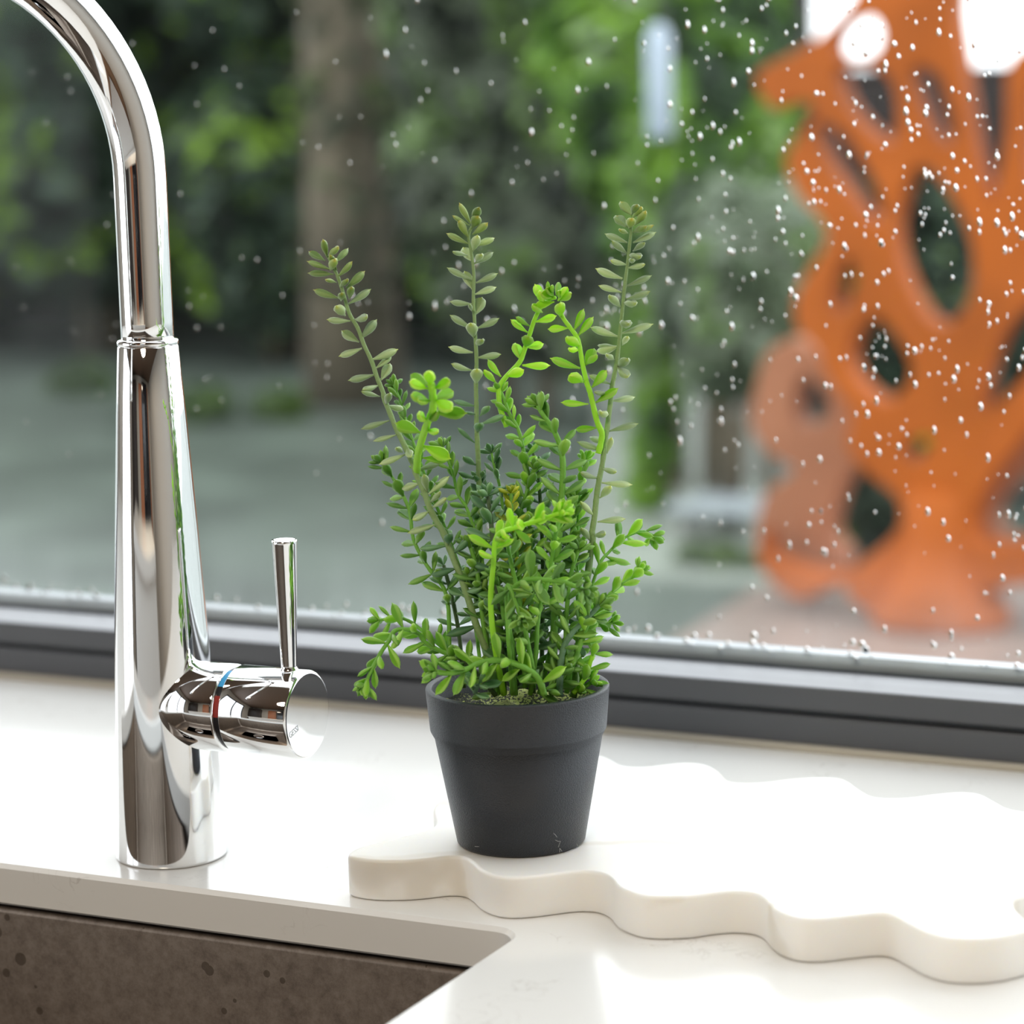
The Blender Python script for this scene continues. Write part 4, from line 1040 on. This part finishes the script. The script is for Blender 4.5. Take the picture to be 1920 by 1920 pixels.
# orange openwork sculpture: bevelled plate, bent about its upright axis
def plate(name, outline, holes, y, m, parent, thick=.04, bev=.006, cxp=1760, bend=.35):
    cu = bpy.data.curves.new(name, 'CURVE'); cu.dimensions = '2D'; cu.fill_mode = 'BOTH'; cu.extrude = thick; cu.bevel_depth = bev; cu.bevel_resolution = 2
    for li, loop in enumerate([outline]+holes):
        P = []
        if li:
            mx_ = sum(p[0] for p in loop)/len(loop); my_ = sum(p[1] for p in loop)/len(loop)
            loop = [(mx_+(x-mx_)*1.12, my_+(y-my_)*1.06) for x, y in loop]
        for px, py in loop: q = on(px, py, 1, y); P.append(Vector((q.x, q.z, 0)))
        P = catmull(P, 4, True)
        s = cu.splines.new('POLY'); s.points.add(len(P)-1); s.use_cyclic_u = True
        for pt, v in zip(s.points, P): pt.co = (v.x, v.y, 0, 1)
    ob = bpy.data.objects.new('tmp', cu); C.objects.link(ob)
    dg = bpy.context.evaluated_depsgraph_get(); me = bpy.data.meshes.new_from_object(ob.evaluated_get(dg)); bpy.data.objects.remove(ob)
    bm = bmesh.new(); bm.from_mesh(me)
    bmesh.ops.remove_doubles(bm, verts=bm.verts, dist=.0005)
    bmesh.ops.triangulate(bm, faces=bm.faces)
    for _ in range(2):
        long_ = [e for e in bm.edges if e.calc_length() > .12]
        if long_:
            bmesh.ops.subdivide_edges(bm, edges=long_, cuts=1); bmesh.ops.triangulate(bm, faces=bm.faces)
    c0 = on(cxp, 600, 1, y).x
    for v in bm.verts:
        x, z, d = v.co.x, v.co.y, v.co.z
        v.co = (x, y+bend*(x-c0)**2-d, z)
    bm.to_mesh(me); bm.free(); me.materials.clear(); me.materials.append(m)
    me.polygons.foreach_set('use_smooth', [False]*len(me.polygons))
    return link(name, me, parent)
ys = 5.75
scp = on(1760, 1138, 1, ys)
GT = GZ+.012
sculpt = empty('garden_sculpture', (scp.x, ys, GT), label='large orange rust-coloured openwork garden sculpture with flared foot, outside the window', cat='sculpture')
OUT = [(1650,-80),(1610,5),(1540,75),(1480,110),(1425,135),(1420,165),(1450,200),(1500,185),(1535,200),(1510,250),(1478,300),(1505,365),(1550,410),(1560,450),(1530,500),(1500,555),(1500,610),(1540,650),(1560,700),(1610,770),(1600,830),(1640,880),(1700,930),(1700,990),(1640,1045),(1560,1085),(1440,1050),(1425,1010),(1420,1060),(1500,1120),(1580,1085),(1620,1128),(1700,1140),(1790,1138),(1850,1100),(1950,1085),(2080,1100),(2110,1050),(2000,1020),(1850,1020),(1830,960),(1870,880),(1930,800),(1990,700),(2040,600),(2060,480),(2090,380),(2060,300),(2050,200),(2000,120),(1940,95),(1904,125),(1898,250),(1886,330),(1868,385),(1842,315),(1822,210),(1808,110),(1796,20),(1790,-90)]
HO = [
    [(1570,75),(1595,40),(1640,28),(1662,60),(1650,100),(1605,112),(1575,105)],
    [(1580,128),(1640,122),(1682,155),(1692,230),(1672,268),(1620,228),(1588,180)],
    [(1722,130),(1768,135),(1790,190),(1800,255),(1775,268),(1740,210)],
    [(1540,232),(1580,240),(1622,290),(1655,350),(1662,402),(1635,410),(1590,352),(1550,290)],
    [(1735,312),(1772,335),(1812,400),(1832,480),(1822,560),(1782,604),(1740,580),(1702,500),(1690,420),(1710,350)],
    [(1600,478),(1616,520),(1594,580),(1566,575),(1572,520)],
    [(1650,590),(1700,640),(1718,700),(1682,748),(1640,738),(1603,690),(1605,640)],
    [(1742,808),(1756,832),(1728,866),(1706,850),(1712,825)],
    [(1890,620),(1940,560),(1985,520),(1990,600),(1950,680),(1900,740),(1860,770),(1862,700)],
    [(1950,130),(2000,170),(2020,240),(1990,330),(1950,380),(1930,300),(1935,200)],
]
plate('front_lattice', OUT, HO, ys, M['rust'], sculpt)
plate('side_ribs', [(1425,720),(1445,665),(1500,640),(1560,690),(1610,760),(1640,830),(1600,880),(1575,930),(1560,1000),(1590,1050),(1540,1110),(1455,1075),(1425,1010),(1440,930),(1500,880),(1440,840),(1412,790)],
      [[(1508,705),(1548,720),(1562,770),(1530,802),(1495,780)]], ys+.16, M['rust_pale'], sculpt, bend=.2)
plate('side_ribs', [(1790,1080),(1800,960),(1850,880),(1920,800),(2010,730),(2080,760),(2120,900),(2110,1060),(1980,1075)],
      [[(1870,960),(1910,900),(1950,880),(1950,980),(1900,1010)]], ys+.16, M['rust_pale'], sculpt, bend=.2)
V, F = lathe([(.0, .0), (.15, .0), (.16, .02), (.11, .10), (.085, .20), (.09, .30), (.0, .31)], 40, (scp.x-.0, ys+.02, GT))
mesh_obj('foot', V, F, M['rust'], sculpt)

# small slatted stool, concrete block, hanging tube
def slat_box(px0, py0, px1, y, h, d):
    a, b = on(px0, py0, 1, y), on(px1, py0, 1, y); return a.x, b.x, a.z
st = None
ya = 6.6
a, b = on(1248, 948, 1, ya), on(1432, 950, 1, ya)
st = empty('slatted_stool', ((a.x+b.x)/2, ya, GZ), label='small pale blue-white stool with two slats, beyond the right side of the plant', cat='stool')
bm_obj('slat', box_bm(a.x, b.x, ya-.01, ya+.075, a.z-.02, a.z+.001, .003, 1), M['pale_wood'], st)
bm_obj('slat', box_bm(a.x+.01, b.x+.02, ya+.14, ya+.225, a.z-.02, a.z+.001, .003, 1), M['pale_wood'], st)
for lx_ in (a.x+.02, b.x-.03):
    bm_obj('leg', box_bm(lx_, lx_+.018, ya+.01, ya+.2, GZ, a.z-.02), M['concrete'], st)
yb = 7.6
a, b = on(1300, 890, 1, yb), on(1432, 765, 1, yb)
cb = empty('concrete_planter', ((a.x+b.x)/2, yb, GZ), label='grey concrete planter block behind the pale stool', cat='planter')
bm_obj('box', box_bm(a.x, b.x, yb, yb+.3, GZ, b.z, .01, 2), M['concrete'], cb)
bm_obj('earth', box_bm(a.x+.02, b.x-.02, yb+.02, yb+.28, b.z-.01, b.z+.004), M['soil_dark'], cb)
yd = 5.2
a = on(1236, 152, 1, yd)  # upright pale tube on a long cord
fd = empty('hanging_tube', (a.x, yd, a.z), label='white tube hanging outside, above and right of the tallest stem', cat='feeder')
V, F = lathe([(.0, -.115), (.022, -.115), (.026, -.105), (.026, .085), (.018, .105), (.006, .115), (.0, .116)], 24, a)
mesh_obj('tube', V, F, M['white_plastic'], fd)
V, F = tube([a+Vector((0, 0, .115)), a+Vector((0, 0, 1.6))], [.002, .002], 6)
mesh_obj('cord', V, F, M['bark'], fd)
br0 = a+Vector((0, 0, 1.6))
bt = empty('garden_tree', (a.x+.9, yd+.6, GZ), label='slender garden tree outside the frame whose branch carries the white tube', cat='tree')
V, F = tube([Vector((a.x+2.6, yd+.6, GZ)), Vector((a.x+2.6, yd+.6, .8)), Vector((a.x+2.5, yd+.5, 1.6)), Vector((a.x+1.2, yd+.2, 1.75)), br0+Vector((-.1, 0, .01))], [.07, .06, .05, .03, .012], 10)
mesh_obj('trunk', V, F, M['bark'], bt)
